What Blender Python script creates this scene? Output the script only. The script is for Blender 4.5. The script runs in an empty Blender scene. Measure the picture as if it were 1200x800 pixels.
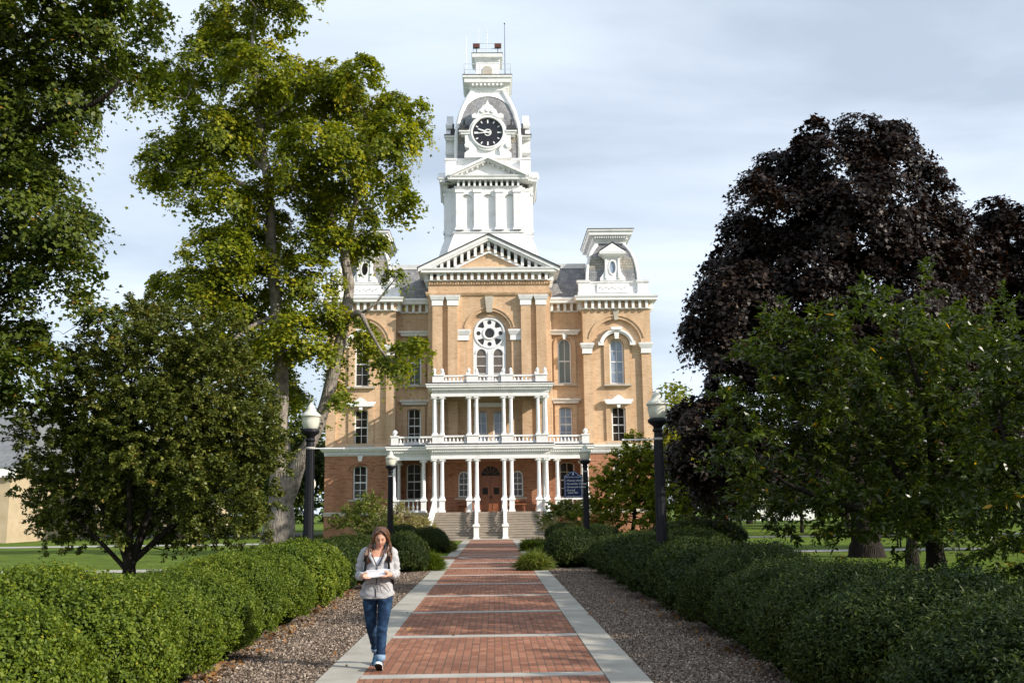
import bpy, math, random
import numpy as np
from mathutils import Vector, Matrix
from mathutils.geometry import tessellate_polygon
PI = math.pi
random.seed(7)
rng = np.random.default_rng(11)
scene = bpy.context.scene
COL = scene.collection
XC = -0.17          # the hall's axis
FY = 75.0           # depth of the hall's origin

# ------------------------------------------------------------------ camera
F, IW, IH = 1167.0, 1200.0, 800.0
PITCH, YAW, ROLL, EYE = math.atan(199 / 1167), math.radians(1.18), 0.0125, Vector((0, 0, 1.8))
fw = Vector((math.sin(YAW) * math.cos(PITCH), math.cos(YAW) * math.cos(PITCH), math.sin(PITCH)))
_r = fw.cross(Vector((0, 0, 1))).normalized(); _u = _r.cross(fw)
rt = _r * math.cos(ROLL) - _u * math.sin(ROLL); up = _u * math.cos(ROLL) + _r * math.sin(ROLL)
cd = bpy.data.cameras.new('camera'); cam = bpy.data.objects.new('camera', cd); COL.objects.link(cam)
cam.matrix_world = Matrix(((rt.x, up.x, -fw.x, EYE.x), (rt.y, up.y, -fw.y, EYE.y), (rt.z, up.z, -fw.z, EYE.z), (0, 0, 0, 1)))
cd.sensor_width = 36; cd.lens = 36 * F / IW; cd.clip_end = 6000; cd.clip_start = .05
cd.dof.use_dof = True; cd.dof.focus_distance = 15.0; cd.dof.aperture_fstop = 9.0
scene.camera = cam

def at(px, py, Y):
    """world point on the depth plane y = Y seen at the photo's pixel (survey of the place)"""
    d = fw * F + rt * (px - IW / 2) + up * (IH / 2 - py)
    return EYE + d * (Y / d.y)

# ------------------------------------------------------------------ tagging
def tag(o, label=None, cat=None, group=None, kind=None):
    if label: o['label'] = label
    if cat: o['category'] = cat
    if group: o['group'] = group
    if kind: o['kind'] = kind
    return o

def empty(name, loc, rz=0, **k):
    o = bpy.data.objects.new(name, None); COL.objects.link(o)
    o.location = loc; o.rotation_euler = (0, 0, rz); o.empty_display_size = .3
    return tag(o, **k)

def copy_tree(o, parent=None):
    kids = [c for c in CH.get(o.name, [])]
    c = o.copy(); COL.objects.link(c); c.parent = parent
    if parent is not None: CH.setdefault(parent.name, []).append(c)
    for ch in kids: copy_tree(ch, c)
    return c
CH = {}

# ------------------------------------------------------------------ materials
def mat(name, base, rough=.6, spec=.3, noise=None, bump=None, metal=0, coords='Object'):
    """base: rgb or (rgb, rgb) mixed by noise (scale, detail); bump: (scale, strength, distance)"""
    m = bpy.data.materials.new(name); m.use_nodes = True
    nt = m.node_tree; b = nt.nodes['Principled BSDF']
    b.inputs['Roughness'].default_value = rough
    b.inputs['Specular IOR Level'].default_value = spec
    b.inputs['Metallic'].default_value = metal
    tc = nt.nodes.new('ShaderNodeTexCoord'); co = tc.outputs[coords]
    if isinstance(base[0], (tuple, list)):
        n = nt.nodes.new('ShaderNodeTexNoise'); n.inputs['Scale'].default_value = noise[0]; n.inputs['Detail'].default_value = noise[1]
        n.inputs['Roughness'].default_value = .65
        nt.links.new(co, n.inputs['Vector'])
        r = nt.nodes.new('ShaderNodeValToRGB')
        k = len(base); e = r.color_ramp.elements
        for i, c in enumerate(base):
            p = .32 + .36 * i / (k - 1)
            el = e[i] if i < 2 else e.new(p)
            el.position = p; el.color = (*c, 1)
        nt.links.new(n.outputs['Fac'], r.inputs['Fac']); nt.links.new(r.outputs['Color'], b.inputs['Base Color'])
    else:
        b.inputs['Base Color'].default_value = (*base, 1)
    if bump:
        n2 = nt.nodes.new('ShaderNodeTexNoise'); n2.inputs['Scale'].default_value = bump[0]; n2.inputs['Detail'].default_value = 6
        nt.links.new(co, n2.inputs['Vector'])
        bm = nt.nodes.new('ShaderNodeBump'); bm.inputs['Strength'].default_value = bump[1]; bm.inputs['Distance'].default_value = bump[2]
        nt.links.new(n2.outputs['Fac'], bm.inputs['Height']); nt.links.new(bm.outputs['Normal'], b.inputs['Normal'])
    return m

def brick_mat(name, c1, c2, mortar, bw, bh, ms, rough=.85, plane='XZ', rot=False, dash=None, big=None):
    m = bpy.data.materials.new(name); m.use_nodes = True
    nt = m.node_tree; L = nt.links.new; b = nt.nodes['Principled BSDF']
    b.inputs['Roughness'].default_value = rough; b.inputs['Specular IOR Level'].default_value = .2
    tc = nt.nodes.new('ShaderNodeTexCoord'); sp = nt.nodes.new('ShaderNodeSeparateXYZ'); L(tc.outputs['Object'], sp.inputs[0])
    cb = nt.nodes.new('ShaderNodeCombineXYZ')
    if plane == 'XZ':
        ad = nt.nodes.new('ShaderNodeMath'); ad.operation = 'ADD'; L(sp.outputs['X'], ad.inputs[0]); L(sp.outputs['Y'], ad.inputs[1])
        L(ad.outputs[0], cb.inputs[0]); L(sp.outputs['Z'], cb.inputs[1])
    elif rot:
        L(sp.outputs['Y'], cb.inputs[0]); L(sp.outputs['X'], cb.inputs[1])
    else:
        L(sp.outputs['X'], cb.inputs[0]); L(sp.outputs['Y'], cb.inputs[1])
    br = nt.nodes.new('ShaderNodeTexBrick'); L(cb.outputs[0], br.inputs['Vector'])
    br.inputs['Scale'].default_value = 1; br.inputs['Brick Width'].default_value = bw; br.inputs['Row Height'].default_value = bh
    br.inputs['Mortar Size'].default_value = ms; br.inputs['Mortar Smooth'].default_value = .2; br.inputs['Bias'].default_value = -.1
    br.inputs['Color1'].default_value = (*c1, 1); br.inputs['Color2'].default_value = (*c2, 1); br.inputs['Mortar'].default_value = (*mortar, 1)
    col = br.outputs['Color']
    n = nt.nodes.new('ShaderNodeTexNoise'); n.inputs['Scale'].default_value = .7; n.inputs['Detail'].default_value = 7; n.inputs['Roughness'].default_value = .7
    L(tc.outputs['Object'], n.inputs['Vector'])
    mx = nt.nodes.new('ShaderNodeMix'); mx.data_type = 'RGBA'; mx.blend_type = 'MULTIPLY'; mx.inputs['Factor'].default_value = 1
    r = nt.nodes.new('ShaderNodeValToRGB'); e = r.color_ramp.elements
    lo, hi = big or ((.78, .76, .74), (1.12, 1.1, 1.06))
    e[0].position = .3; e[0].color = (*lo, 1); e[1].position = .7; e[1].color = (*hi, 1)
    L(n.outputs['Fac'], r.inputs['Fac']); L(col, mx.inputs['A']); L(r.outputs['Color'], mx.inputs['B']); col = mx.outputs['Result']
    if plane == 'XZ':   # rain-washed streaks
        ms_ = nt.nodes.new('ShaderNodeMapping'); ms_.inputs['Scale'].default_value = (1.7, .16, 1); L(cb.outputs[0], ms_.inputs['Vector'])
        sn = nt.nodes.new('ShaderNodeTexNoise'); sn.inputs['Scale'].default_value = 1; sn.inputs['Detail'].default_value = 5; L(ms_.outputs[0], sn.inputs['Vector'])
        sr = nt.nodes.new('ShaderNodeValToRGB'); sr.color_ramp.elements[0].position = .36; sr.color_ramp.elements[1].position = .56
        sr.color_ramp.elements[0].color = (.87, .845, .82, 1); sr.color_ramp.elements[1].color = (1, 1, 1, 1); L(sn.outputs['Fac'], sr.inputs['Fac'])
        m3 = nt.nodes.new('ShaderNodeMix'); m3.data_type = 'RGBA'; m3.blend_type = 'MULTIPLY'; m3.inputs['Factor'].default_value = 1
        L(col, m3.inputs['A']); L(sr.outputs['Color'], m3.inputs['B']); col = m3.outputs['Result']
    if dash:   # scattered darker bricks, a few in a row
        mp = nt.nodes.new('ShaderNodeMapping'); mp.inputs['Scale'].default_value = dash[0]; L(cb.outputs[0], mp.inputs['Vector'])
        v = nt.nodes.new('ShaderNodeTexNoise'); v.inputs['Scale'].default_value = 1; v.inputs['Detail'].default_value = 3; L(mp.outputs[0], v.inputs['Vector'])
        r2 = nt.nodes.new('ShaderNodeValToRGB'); r2.color_ramp.elements[0].position = dash[1]; r2.color_ramp.elements[1].position = dash[1] + .08
        r2.color_ramp.elements[0].color = (0, 0, 0, 1); r2.color_ramp.elements[1].color = (dash[3],) * 3 + (1,)
        L(v.outputs['Fac'], r2.inputs['Fac'])
        m2 = nt.nodes.new('ShaderNodeMix'); m2.data_type = 'RGBA'; L(r2.outputs['Color'], m2.inputs['Factor']); L(col, m2.inputs['A'])
        m2.inputs['B'].default_value = (*dash[2], 1); col = m2.outputs['Result']
    L(col, b.inputs['Base Color'])
    bp = nt.nodes.new('ShaderNodeBump'); bp.inputs['Strength'].default_value = .5; bp.inputs['Distance'].default_value = .01; bp.invert = True
    L(br.outputs['Fac'], bp.inputs['Height']); L(bp.outputs['Normal'], b.inputs['Normal'])
    return m

def leaf_mat(name, ramp, trans=.35, rough=.45, spec=.35, tcol=None):
    m = bpy.data.materials.new(name); m.use_nodes = True
    nt = m.node_tree; L = nt.links.new; b = nt.nodes['Principled BSDF']; out = nt.nodes['Material Output']
    b.inputs['Roughness'].default_value = rough; b.inputs['Specular IOR Level'].default_value = spec
    a = nt.nodes.new('ShaderNodeAttribute'); a.attribute_name = 'tint'
    r = nt.nodes.new('ShaderNodeValToRGB'); e = r.color_ramp.elements
    for i, (p, c) in enumerate(ramp):
        el = e[i] if i < 2 else e.new(p)
        el.position = p; el.color = (*c, 1)
    L(a.outputs['Fac'], r.inputs['Fac']); L(r.outputs['Color'], b.inputs['Base Color'])
    t = nt.nodes.new('ShaderNodeBsdfTranslucent')
    g = nt.nodes.new('ShaderNodeMix'); g.data_type = 'RGBA'; g.blend_type = 'MULTIPLY'; g.inputs['Factor'].default_value = 1
    L(r.outputs['Color'], g.inputs['A']); g.inputs['B'].default_value = (*(tcol or (1.5, 1.5, .5)), 1); L(g.outputs['Result'], t.inputs['Color'])
    ms = nt.nodes.new('ShaderNodeMixShader'); ms.inputs[0].default_value = trans
    L(b.outputs[0], ms.inputs[1]); L(t.outputs[0], ms.inputs[2]); L(ms.outputs[0], out.inputs['Surface'])
    return m

def bark_mat(name, c1, c2, sc=3.0):
    m = mat(name, (c1, c2), .9, .1, (sc, 8))
    nt = m.node_tree; L = nt.links.new
    tc = nt.nodes.new('ShaderNodeTexCoord'); mp = nt.nodes.new('ShaderNodeMapping'); mp.inputs['Scale'].default_value = (9, 9, 1.3)
    v = nt.nodes.new('ShaderNodeTexVoronoi'); v.feature = 'DISTANCE_TO_EDGE'; v.inputs['Scale'].default_value = 1.2
    L(tc.outputs['Object'], mp.inputs[0]); L(mp.outputs[0], v.inputs['Vector'])
    bp = nt.nodes.new('ShaderNodeBump'); bp.inputs['Strength'].default_value = .9; bp.inputs['Distance'].default_value = .09
    L(v.outputs['Distance'], bp.inputs['Height']); L(bp.outputs['Normal'], nt.nodes['Principled BSDF'].inputs['Normal'])
    return m

M = {}
M['white'] = mat('white_paint', ((.68, .675, .66), (.80, .80, .80), (.82, .82, .82)), .5, .3, (1.8, 7))
M['brick'] = brick_mat('buff_brick', (.57, .385, .235), (.69, .475, .305), (.64, .50, .36), .22, .075, .011,
                       dash=((1.6, 9.0, 1), .60, (.36, .21, .12), .65), big=((.84, .81, .78), (1.1, 1.1, 1.08)))
M['red_brick'] = brick_mat('red_brick', (.37, .165, .095), (.47, .225, .135), (.42, .26, .18), .22, .075, .011,
                           dash=((1.3, 8.0, 1), .55, (.20, .08, .045), .75))
M['stone'] = mat('sandstone', ((.38, .34, .28), (.50, .46, .38)), .8, .2, (2, 6))
M['step'] = mat('step_stone', ((.27, .215, .165), (.36, .295, .235)), .85, .2, (2.5, 6))
M['slate'] = brick_mat('slate', (.20, .212, .235), (.31, .315, .33), (.12, .125, .135), .3, .2, .012, rough=.55, big=((.8, .8, .82), (1.25, 1.2, 1.12)))
M['slate_light'] = brick_mat('scalloped_slate', (.30, .29, .26), (.42, .40, .34), (.14, .14, .14), .22, .22, .02, rough=.6)
M['darkroof'] = mat('dark_roof', (.05, .05, .055), .6, .3)
M['glass'] = mat('dark_glass', ((.012, .011, .011), (.05, .042, .035)), .08, .5, (1.1, 3))
M['glass_blue'] = mat('sky_curtain_glass', ((.16, .22, .32), (.30, .36, .44)), .08, .6, (1.5, 3))  # blue sky reflection painted into the pane colour, along with the curtains
M['glass_green'] = mat('blind_glass', ((.10, .12, .10), (.17, .18, .14)), .1, .6, (1.2, 4))
M['glass_brown'] = mat('shade_glass', ((.10, .08, .06), (.14, .11, .09)), .1, .6, (1.2, 4))
M['wood'] = mat('door_wood', ((.20, .065, .025), (.32, .12, .05)), .35, .5, (6, 6))
M['black'] = mat('black_iron', (.006, .006, .009), .5, .25)
M['dial'] = mat('clock_dial', (.012, .013, .018), .35, .5)
M['concrete'] = mat('concrete', ((.28, .265, .225), (.36, .34, .295), (.42, .40, .35)), .9, .15, (1.4, 10), (60, .25, .01))
M['band'] = mat('pale_concrete', ((.32, .31, .28), (.44, .425, .39)), .85, .15, (1.6, 10), (60, .2, .01))
M['paver'] = brick_mat('clay_paver', (.24, .105, .065), (.36, .18, .115), (.13, .09, .065), .2, .1, .007, plane='XY', rot=True,
                       big=((.72, .72, .76), (1.2, 1.12, 1.05)))
M['asphalt'] = mat('asphalt', ((.09, .09, .09), (.13, .125, .12)), .9, .2, (3, 6))
M['lawn'] = mat('lawn_grass', ((.06, .10, .012), (.10, .155, .018), (.16, .20, .03)), .9, .1, (.9, 12), (45, .9, .05))
M['soil'] = mat('mulch_soil', ((.09, .07, .052), (.20, .16, .125), (.32, .26, .21)), .95, .1, (22, 10), (40, 1, .04))
M['chip'] = leaf_mat('bark_chip', [(0, (.11, .08, .06)), (.45, (.26, .20, .155)), (.8, (.36, .29, .235)), (1, (.52, .45, .38))], 0.0, .9, .1)
M['dead_leaf'] = leaf_mat('dead_leaf', [(0, (.12, .055, .025)), (.6, (.25, .12, .05)), (1, (.38, .24, .11))], .15, .8, .1)
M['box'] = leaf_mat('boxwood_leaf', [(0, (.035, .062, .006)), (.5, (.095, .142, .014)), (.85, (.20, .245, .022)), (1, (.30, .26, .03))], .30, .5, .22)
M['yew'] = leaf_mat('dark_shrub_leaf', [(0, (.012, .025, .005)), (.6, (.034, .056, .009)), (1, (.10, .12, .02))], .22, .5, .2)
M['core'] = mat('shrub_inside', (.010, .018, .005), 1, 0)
M['maple'] = leaf_mat('maple_leaf', [(0, (.045, .072, .008)), (.5, (.17, .205, .014)), (.85, (.33, .32, .018)), (1, (.46, .38, .022))], .42, .5, .25)
M['maple_dark'] = leaf_mat('dark_maple_leaf', [(0, (.022, .042, .006)), (.6, (.085, .115, .012)), (.97, (.16, .17, .02)), (1, (.28, .16, .03))], .32, .5, .25)
M['apple'] = leaf_mat('crabapple_leaf', [(0, (.040, .058, .012)), (.6, (.135, .155, .03)), (.95, (.25, .25, .06)), (1, (.36, .19, .06))], .28, .42, .35)
M['purple'] = leaf_mat('purple_leaf', [(0, (.009, .006, .006)), (.6, (.017, .0105, .007)), (1, (.055, .030, .017))], .16, .5, .28, (1.6, .9, .5))
M['cherry'] = leaf_mat('cherry_leaf', [(0, (.022, .038, .006)), (.6, (.060, .088, .012)), (.985, (.13, .17, .03)), (1, (.55, .30, .02))], .34, .35, .4)
M['light_leaf'] = leaf_mat('pale_shrub_leaf', [(0, (.05, .08, .015)), (.5, (.14, .18, .03)), (1, (.34, .30, .09))], .35, .5, .25)
M['straw'] = leaf_mat('plume_grass', [(0, (.16, .15, .06)), (.5, (.30, .27, .14)), (1, (.42, .32, .24))], .4, .7, .1)
M['flower'] = leaf_mat('red_flower', [(0, (.25, .02, .02)), (1, (.40, .05, .04))], .3, .6, .1, (1.2, .6, .6))
M['far_leaf'] = leaf_mat('far_leaf', [(0, (.022, .040, .012)), (.6, (.055, .085, .022)), (1, (.12, .14, .035))], .3, .6, .2)
M['bark'] = bark_mat('grey_bark', (.10, .085, .07), (.34, .30, .26))
M['bark_dark'] = bark_mat('dark_bark', (.014, .011, .009), (.034, .028, .024))
M['tan'] = mat('tan_stucco', ((.40, .32, .21), (.48, .39, .27)), .8, .2, (1, 4))
M['greyroof'] = mat('grey_shingle', ((.13, .14, .15), (.20, .21, .22)), .8, .2, (2, 6))
M['frosted'] = mat('lamp_glass', ((.50, .50, .42), (.66, .65, .56)), .25, .5, (7, 3))

# ------------------------------------------------------------------ mesh builder
class MB:
    def __init__(s): s.v = []; s.f = []; s.mi = []; s.cur = 0
    def add(s, vs, fs):
        k = len(s.v); s.v += [tuple(v) for v in vs]; s.f += [tuple(i + k for i in f) for f in fs]; s.mi += [s.cur] * len(fs); return s
    def box(s, x0, x1, y0, y1, z0, z1):
        if x0 > x1: x0, x1 = x1, x0
        return s.add([(x0, y0, z0), (x1, y0, z0), (x1, y1, z0), (x0, y1, z0), (x0, y0, z1), (x1, y0, z1), (x1, y1, z1), (x0, y1, z1)],
                     [(3, 2, 1, 0), (4, 5, 6, 7), (0, 1, 5, 4), (1, 2, 6, 5), (2, 3, 7, 6), (3, 0, 4, 7)])
    def cbox(s, cx, cy, w, d, z0, z1): return s.box(cx - w / 2, cx + w / 2, cy - d / 2, cy + d / 2, z0, z1)
    def prism(s, poly, y0, y1, holes=(), back=True):
        """poly: (x, z) loop extruded from y0 (front) to y1"""
        loops = [list(poly)] + [list(h) for h in holes]
        flat = [p for l in loops for p in l]; n = len(flat)
        tris = tessellate_polygon([[Vector((p[0], p[1], 0)) for p in l] for l in loops])
        fs = [tuple(t) for t in tris]
        if back: fs += [tuple(i + n for i in t[::-1]) for t in tris]
        k = 0
        for l in loops:
            m = len(l)
            for i in range(m):
                j = (i + 1) % m; fs.append((k + i, k + j, k + j + n, k + i + n))
            k += m
        return s.add([(p[0], y0, p[1]) for p in flat] + [(p[0], y1, p[1]) for p in flat], fs)
    def prismx(s, poly, x0, x1):
        """poly: (y, z) loop extruded along x"""
        n = len(poly); tris = tessellate_polygon([[Vector((p[0], p[1], 0)) for p in poly]])
        fs = [tuple(t) for t in tris] + [tuple(i + n for i in t[::-1]) for t in tris] + [(i, (i + 1) % n, (i + 1) % n + n, i + n) for i in range(n)]
        return s.add([(x0, p[0], p[1]) for p in poly] + [(x1, p[0], p[1]) for p in poly], fs)
    def sweep(s, pts, prof, closed=False, cprof=True):
        """profile (outward offset, z) along a plan polyline, outward to the right, mitred"""
        n = len(pts); m = len(prof); ring = []
        for i, p in enumerate(pts):
            p = Vector(p); a = Vector(pts[i - 1]) if (i > 0 or closed) else None; b = Vector(pts[(i + 1) % n]) if (i < n - 1 or closed) else None
            ns = []
            if a is not None: d = (p - a).normalized(); ns.append(Vector((d.y, -d.x)))
            if b is not None: d = (b - p).normalized(); ns.append(Vector((d.y, -d.x)))
            if len(ns) == 2: q = ns[0] + ns[1]; q = q / (q.dot(ns[0]) or 1)
            else: q = ns[0]
            ring.append([(p.x + q.x * o, p.y + q.y * o, z) for o, z in prof])
        vs = [v for r_ in ring for v in r_]; fs = []
        for i in range(n if closed else n - 1):
            j = (i + 1) % n
            for k in range(m if cprof else m - 1):
                l = (k + 1) % m; fs.append((i * m + k, j * m + k, j * m + l, i * m + l))
        if not closed and cprof: fs += [tuple(range(m)), tuple((n - 1) * m + k for k in range(m))[::-1]]
        return s.add(vs, fs)
    def lathe(s, cx, cy, prof, n=12):
        m = len(prof); vs = []
        for (r, z) in prof:
            for k in range(n):
                a = 2 * PI * k / n; vs.append((cx + r * math.cos(a), cy + r * math.sin(a), z))
        fs = [(i * n + k, i * n + (k + 1) % n, (i + 1) * n + (k + 1) % n, (i + 1) * n + k) for i in range(m - 1) for k in range(n)]
        fs += [tuple(range(n))[::-1], tuple((m - 1) * n + k for k in range(n))]
        return s.add(vs, fs)
    def tube(s, pts, rads, n=6, sq=None):
        pts = [Vector(p) for p in pts]; vs = []; m = len(pts)
        if not isinstance(rads, (list, tuple)): rads = [rads] * m
        ref = Vector((0, 0, 1)) if abs((pts[-1] - pts[0]).normalized().z) < .9 else Vector((1, 0, 0))
        for i, p in enumerate(pts):
            d = (pts[min(i + 1, m - 1)] - pts[max(i - 1, 0)]).normalized()
            a = d.cross(ref).normalized(); b = d.cross(a)
            for k in range(n):
                t = 2 * PI * (k + .5) / n; vs.append(p + (a * math.cos(t) + b * math.sin(t)) * rads[i])
        fs = [(i * n + k, i * n + (k + 1) % n, (i + 1) * n + (k + 1) % n, (i + 1) * n + k) for i in range(m - 1) for k in range(n)]
        fs += [tuple(range(n))[::-1], tuple((m - 1) * n + k for k in range(n))]
        return s.add(vs, fs)
    def ellipsoid(s, c, r, nu=16, nv=10, z0=-1.0):
        prof = []
        for i in range(nv + 1):
            t = -PI / 2 + PI * i / nv; prof.append((max(math.cos(t), .001), max(math.sin(t), z0)))
        k = len(s.v); s.lathe(0, 0, prof, nu)
        for i in range(k, len(s.v)):
            v = s.v[i]; s.v[i] = (c[0] + v[0] * r[0], c[1] + v[1] * r[1], c[2] + v[2] * r[2])
        return s
    def mirror_x(s):
        """adds the same shapes mirrored about x = 0"""
        k = len(s.v); fs = list(s.f); mi = list(s.mi)
        s.v += [(-v[0], v[1], v[2]) for v in s.v[:k]]
        s.f += [tuple(i + k for i in f[::-1]) for f in fs]; s.mi += mi; return s
    def xf(s, M4):
        s.v = [tuple(M4 @ Vector(v)) for v in s.v]; return s
    def build(s, name, material, parent=None, off=(0, 0, 0), smooth=False, loc=None):
        me = bpy.data.meshes.new(name)
        ox, oy, oz = off
        me.from_pydata([(v[0] - ox, v[1] - oy, v[2] - oz) for v in s.v], [], s.f)
        for m in (material if isinstance(material, (list, tuple)) else [material]): me.materials.append(m)
        if any(s.mi): me.polygons.foreach_set('material_index', s.mi)
        if smooth: me.polygons.foreach_set('use_smooth', [True] * len(me.polygons))
        me.update()
        return link(name, me, parent, loc)

def link(name, me, parent=None, loc=None):
    o = bpy.data.objects.new(name, me); COL.objects.link(o)
    if parent is not None: o.parent = parent; CH.setdefault(parent.name, []).append(o)
    if loc is not None: o.location = loc
    return o

def np_mesh(name, V, faces_n, mats, tint=None, mi=None, extra=None):
    """V (n,3); all faces with faces_n verts each in order; extra=(V, F list) adds a plain mesh with material 1"""
    V = np.asarray(V, np.float32); nf = len(V) // faces_n
    loops = np.arange(nf * faces_n, dtype=np.int32); starts = np.arange(nf, dtype=np.int32) * faces_n
    totals = np.full(nf, faces_n, np.int32); mi = np.zeros(nf, np.int32) if mi is None else mi
    tint = np.zeros(nf, np.float32) if tint is None else np.asarray(tint, np.float32)
    if extra is not None:
        ev, ef = extra; k = len(V); V = np.vstack([V, np.asarray(ev, np.float32)])
        el = np.array([i + k for f in ef for i in f], np.int32); et = np.array([len(f) for f in ef], np.int32)
        es = len(loops) + np.concatenate([[0], np.cumsum(et)[:-1]]).astype(np.int32)
        loops = np.concatenate([loops, el]); starts = np.concatenate([starts, es]); totals = np.concatenate([totals, et])
        mi = np.concatenate([mi, np.ones(len(ef), np.int32)]); tint = np.concatenate([tint, np.zeros(len(ef), np.float32)])
    me = bpy.data.meshes.new(name)
    me.vertices.add(len(V)); me.vertices.foreach_set('co', V.ravel())
    me.loops.add(len(loops)); me.loops.foreach_set('vertex_index', loops)
    me.polygons.add(len(starts)); me.polygons.foreach_set('loop_start', starts)
    try: me.polygons.foreach_set('loop_total', totals)
    except Exception: pass
    me.polygons.foreach_set('material_index', mi)
    for m in mats: me.materials.append(m)
    a = me.attributes.new('tint', 'FLOAT', 'FACE'); a.data.foreach_set('value', tint)
    me.update(calc_edges=True); me.validate()
    return me

# ------------------------------------------------------------------ setting: ground, paths, sky
def sheet(name, x0, x1, y0, y1, z, m, kind='structure', th=None, **k):
    b = MB()
    if th: b.box(x0, x1, y0, y1, z - th, z)
    else: b.add([(x0, y0, z), (x1, y0, z), (x1, y1, z), (x0, y1, z)], [(0, 1, 2, 3)])
    return tag(b.build(name, m), kind=kind, **k)

sheet('ground', -900, 900, -200, 2500, 0, M['lawn'])
PX = -.135
for sx in (-1, 1):
    b = MB(); a, c = (PX - 3.2, PX - 1.77) if sx < 0 else (PX + 1.77, PX + 3.3)
    b.add([(a, -6, .012), (c, -6, .012), (c, 33.4, .012), (a, 33.4, .012)], [(0, 1, 2, 3)])
    a2, c2 = (-5.4, -3.335) if sx < 0 else (3.165, 5.6)
    b.add([(a2, -6, .010), (c2, -6, .010), (c2, 46, .010), (a2, 46, .010)], [(0, 1, 2, 3)])
    tag(b.build('mulch_bed', M['soil']), kind='structure')
# path slab borders with joints
b = MB()
def slab_run(xa, xb, ya, yb, step):
    y = ya
    while y < yb - .05:
        y2 = min(y + step, yb); b.box(xa, xb, y + .004, y2 - .004, -.05, .030); y = y2
for sx in (-1, 1):
    xi = PX + sx * 1.345; xo = PX + sx * 1.785
    slab_run(min(xi, xo), max(xi, xo), -4.35, 38.6, 1.175)
    slab_run(min(xi, xo), max(xi, xo), 41.9, 64.3, 1.175)
    for ya in (38.6, 41.4):
        slab_run(*( (-9.5, xi) if sx < 0 else (xi, 9.5)), ya, ya + .44, .44)
b.box(-4.8, 4.45, 64.9, 66.62, -.05, .045)
tag(b.build('path', M['concrete']), kind='structure')
b = MB()
b.box(PX - 1.34, PX + 1.34, -4.2, 64.8, -.05, .024)
b.box(-9.5, PX - 1.36, 39.05, 41.38, -.05, .022); b.box(PX + 1.36, 9.5, 39.05, 41.38, -.05, .022)
b.box(-4.8, 4.45, 64.3, 64.88, -.05, .03)
tag(b.build('brick_path', M['paver']), kind='structure')
b = MB(); y = -2.7
while y < 64:
    if not (38.2 < y < 42.3): b.box(PX - 1.335, PX + 1.335, y - .11, y + .11, -.04, .033)
    y += 3.535
# ring where the paths cross
n = 48; vs = []; fs = []
for k in range(n):
    a = 2 * PI * k / n
    for r_, z in ((1.28, -.02), (1.28, .033), (1.05, .033), (1.05, -.02)): vs.append((PX + r_ * math.cos(a), 40.25 + r_ * 1.1 * math.sin(a), z))
for k in range(n):
    for q in range(3): fs.append((k * 4 + q, ((k + 1) % n) * 4 + q, ((k + 1) % n) * 4 + q + 1, k * 4 + q + 1))
b.add(vs, fs)
tag(b.build('path_band', M['band']), kind='structure')
sheet('footpath', 8, 260, 41.6, 43.6, .02, M['band'])
sheet('footpath', -240, -6.3, 61, 64, .018, M['band'])
sheet('footpath', 6.5, 260, 63, 66, .018, M['asphalt'])
sheet('footpath', -260, -9, 33, 34.7, .02, M['band'])
sheet('road', -300, -16, 84, 98, .016, M['asphalt'])

world = bpy.data.worlds.new('World'); scene.world = world; world.use_nodes = True
nt = world.node_tree; L = nt.links.new; bg = nt.nodes['Background']
SUN = Vector((1, -.5, .55)).normalized(); EL = math.asin(SUN.z); AZ = math.atan2(SUN.x, SUN.y)
sky = nt.nodes.new('ShaderNodeTexSky'); sky.sky_type = 'NISHITA'; sky.sun_disc = False
sky.sun_elevation = EL; sky.sun_rotation = AZ; sky.air_density = 1.0; sky.dust_density = 1.6; sky.ozone_density = 1.2; sky.altitude = 300
tc = nt.nodes.new('ShaderNodeTexCoord'); sp = nt.nodes.new('ShaderNodeSeparateXYZ'); L(tc.outputs['Generated'], sp.inputs[0])
mz = nt.nodes.new('ShaderNodeMath'); mz.operation = 'MAXIMUM'; L(sp.outputs['Z'], mz.inputs[0]); mz.inputs[1].default_value = .0
az = nt.nodes.new('ShaderNodeMath'); az.operation = 'ADD'; L(mz.outputs[0], az.inputs[0]); az.inputs[1].default_value = .16
dx = nt.nodes.new('ShaderNodeMath'); dx.operation = 'DIVIDE'; L(sp.outputs['X'], dx.inputs[0]); L(az.outputs[0], dx.inputs[1])
dy = nt.nodes.new('ShaderNodeMath'); dy.operation = 'DIVIDE'; L(sp.outputs['Y'], dy.inputs[0]); L(az.outputs[0], dy.inputs[1])
cb = nt.nodes.new('ShaderNodeCombineXYZ'); L(dx.outputs[0], cb.inputs[0]); L(dy.outputs[0], cb.inputs[1])
mp = nt.nodes.new('ShaderNodeMapping'); mp.inputs['Location'].default_value = (3.3, 1.2, 0); mp.inputs['Scale'].default_value = (.55, 1.0, 1); L(cb.outputs[0], mp.inputs[0])
n1 = nt.nodes.new('ShaderNodeTexNoise'); n1.inputs['Scale'].default_value = 1.5; n1.inputs['Detail'].default_value = 9; n1.inputs['Roughness'].default_value = .52; n1.inputs['Distortion'].default_value = .35
L(mp.outputs[0], n1.inputs['Vector'])
cr = nt.nodes.new('ShaderNodeValToRGB'); cr.color_ramp.elements[0].position = .36; cr.color_ramp.elements[1].position = .64
cr.color_ramp.elements[0].color = (.50,) * 3 + (1,); cr.color_ramp.elements[1].color = (.92,) * 3 + (1,)
L(n1.outputs['Fac'], cr.inputs['Fac'])
mx = nt.nodes.new('ShaderNodeMix'); mx.data_type = 'RGBA'; L(cr.outputs['Color'], mx.inputs['Factor']); L(sky.outputs[0], mx.inputs['A'])
mx.inputs['B'].default_value = (9.5, 10.7, 12.3, 1)
L(mx.outputs['Result'], bg.inputs['Color']); bg.inputs['Strength'].default_value = .08
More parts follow.
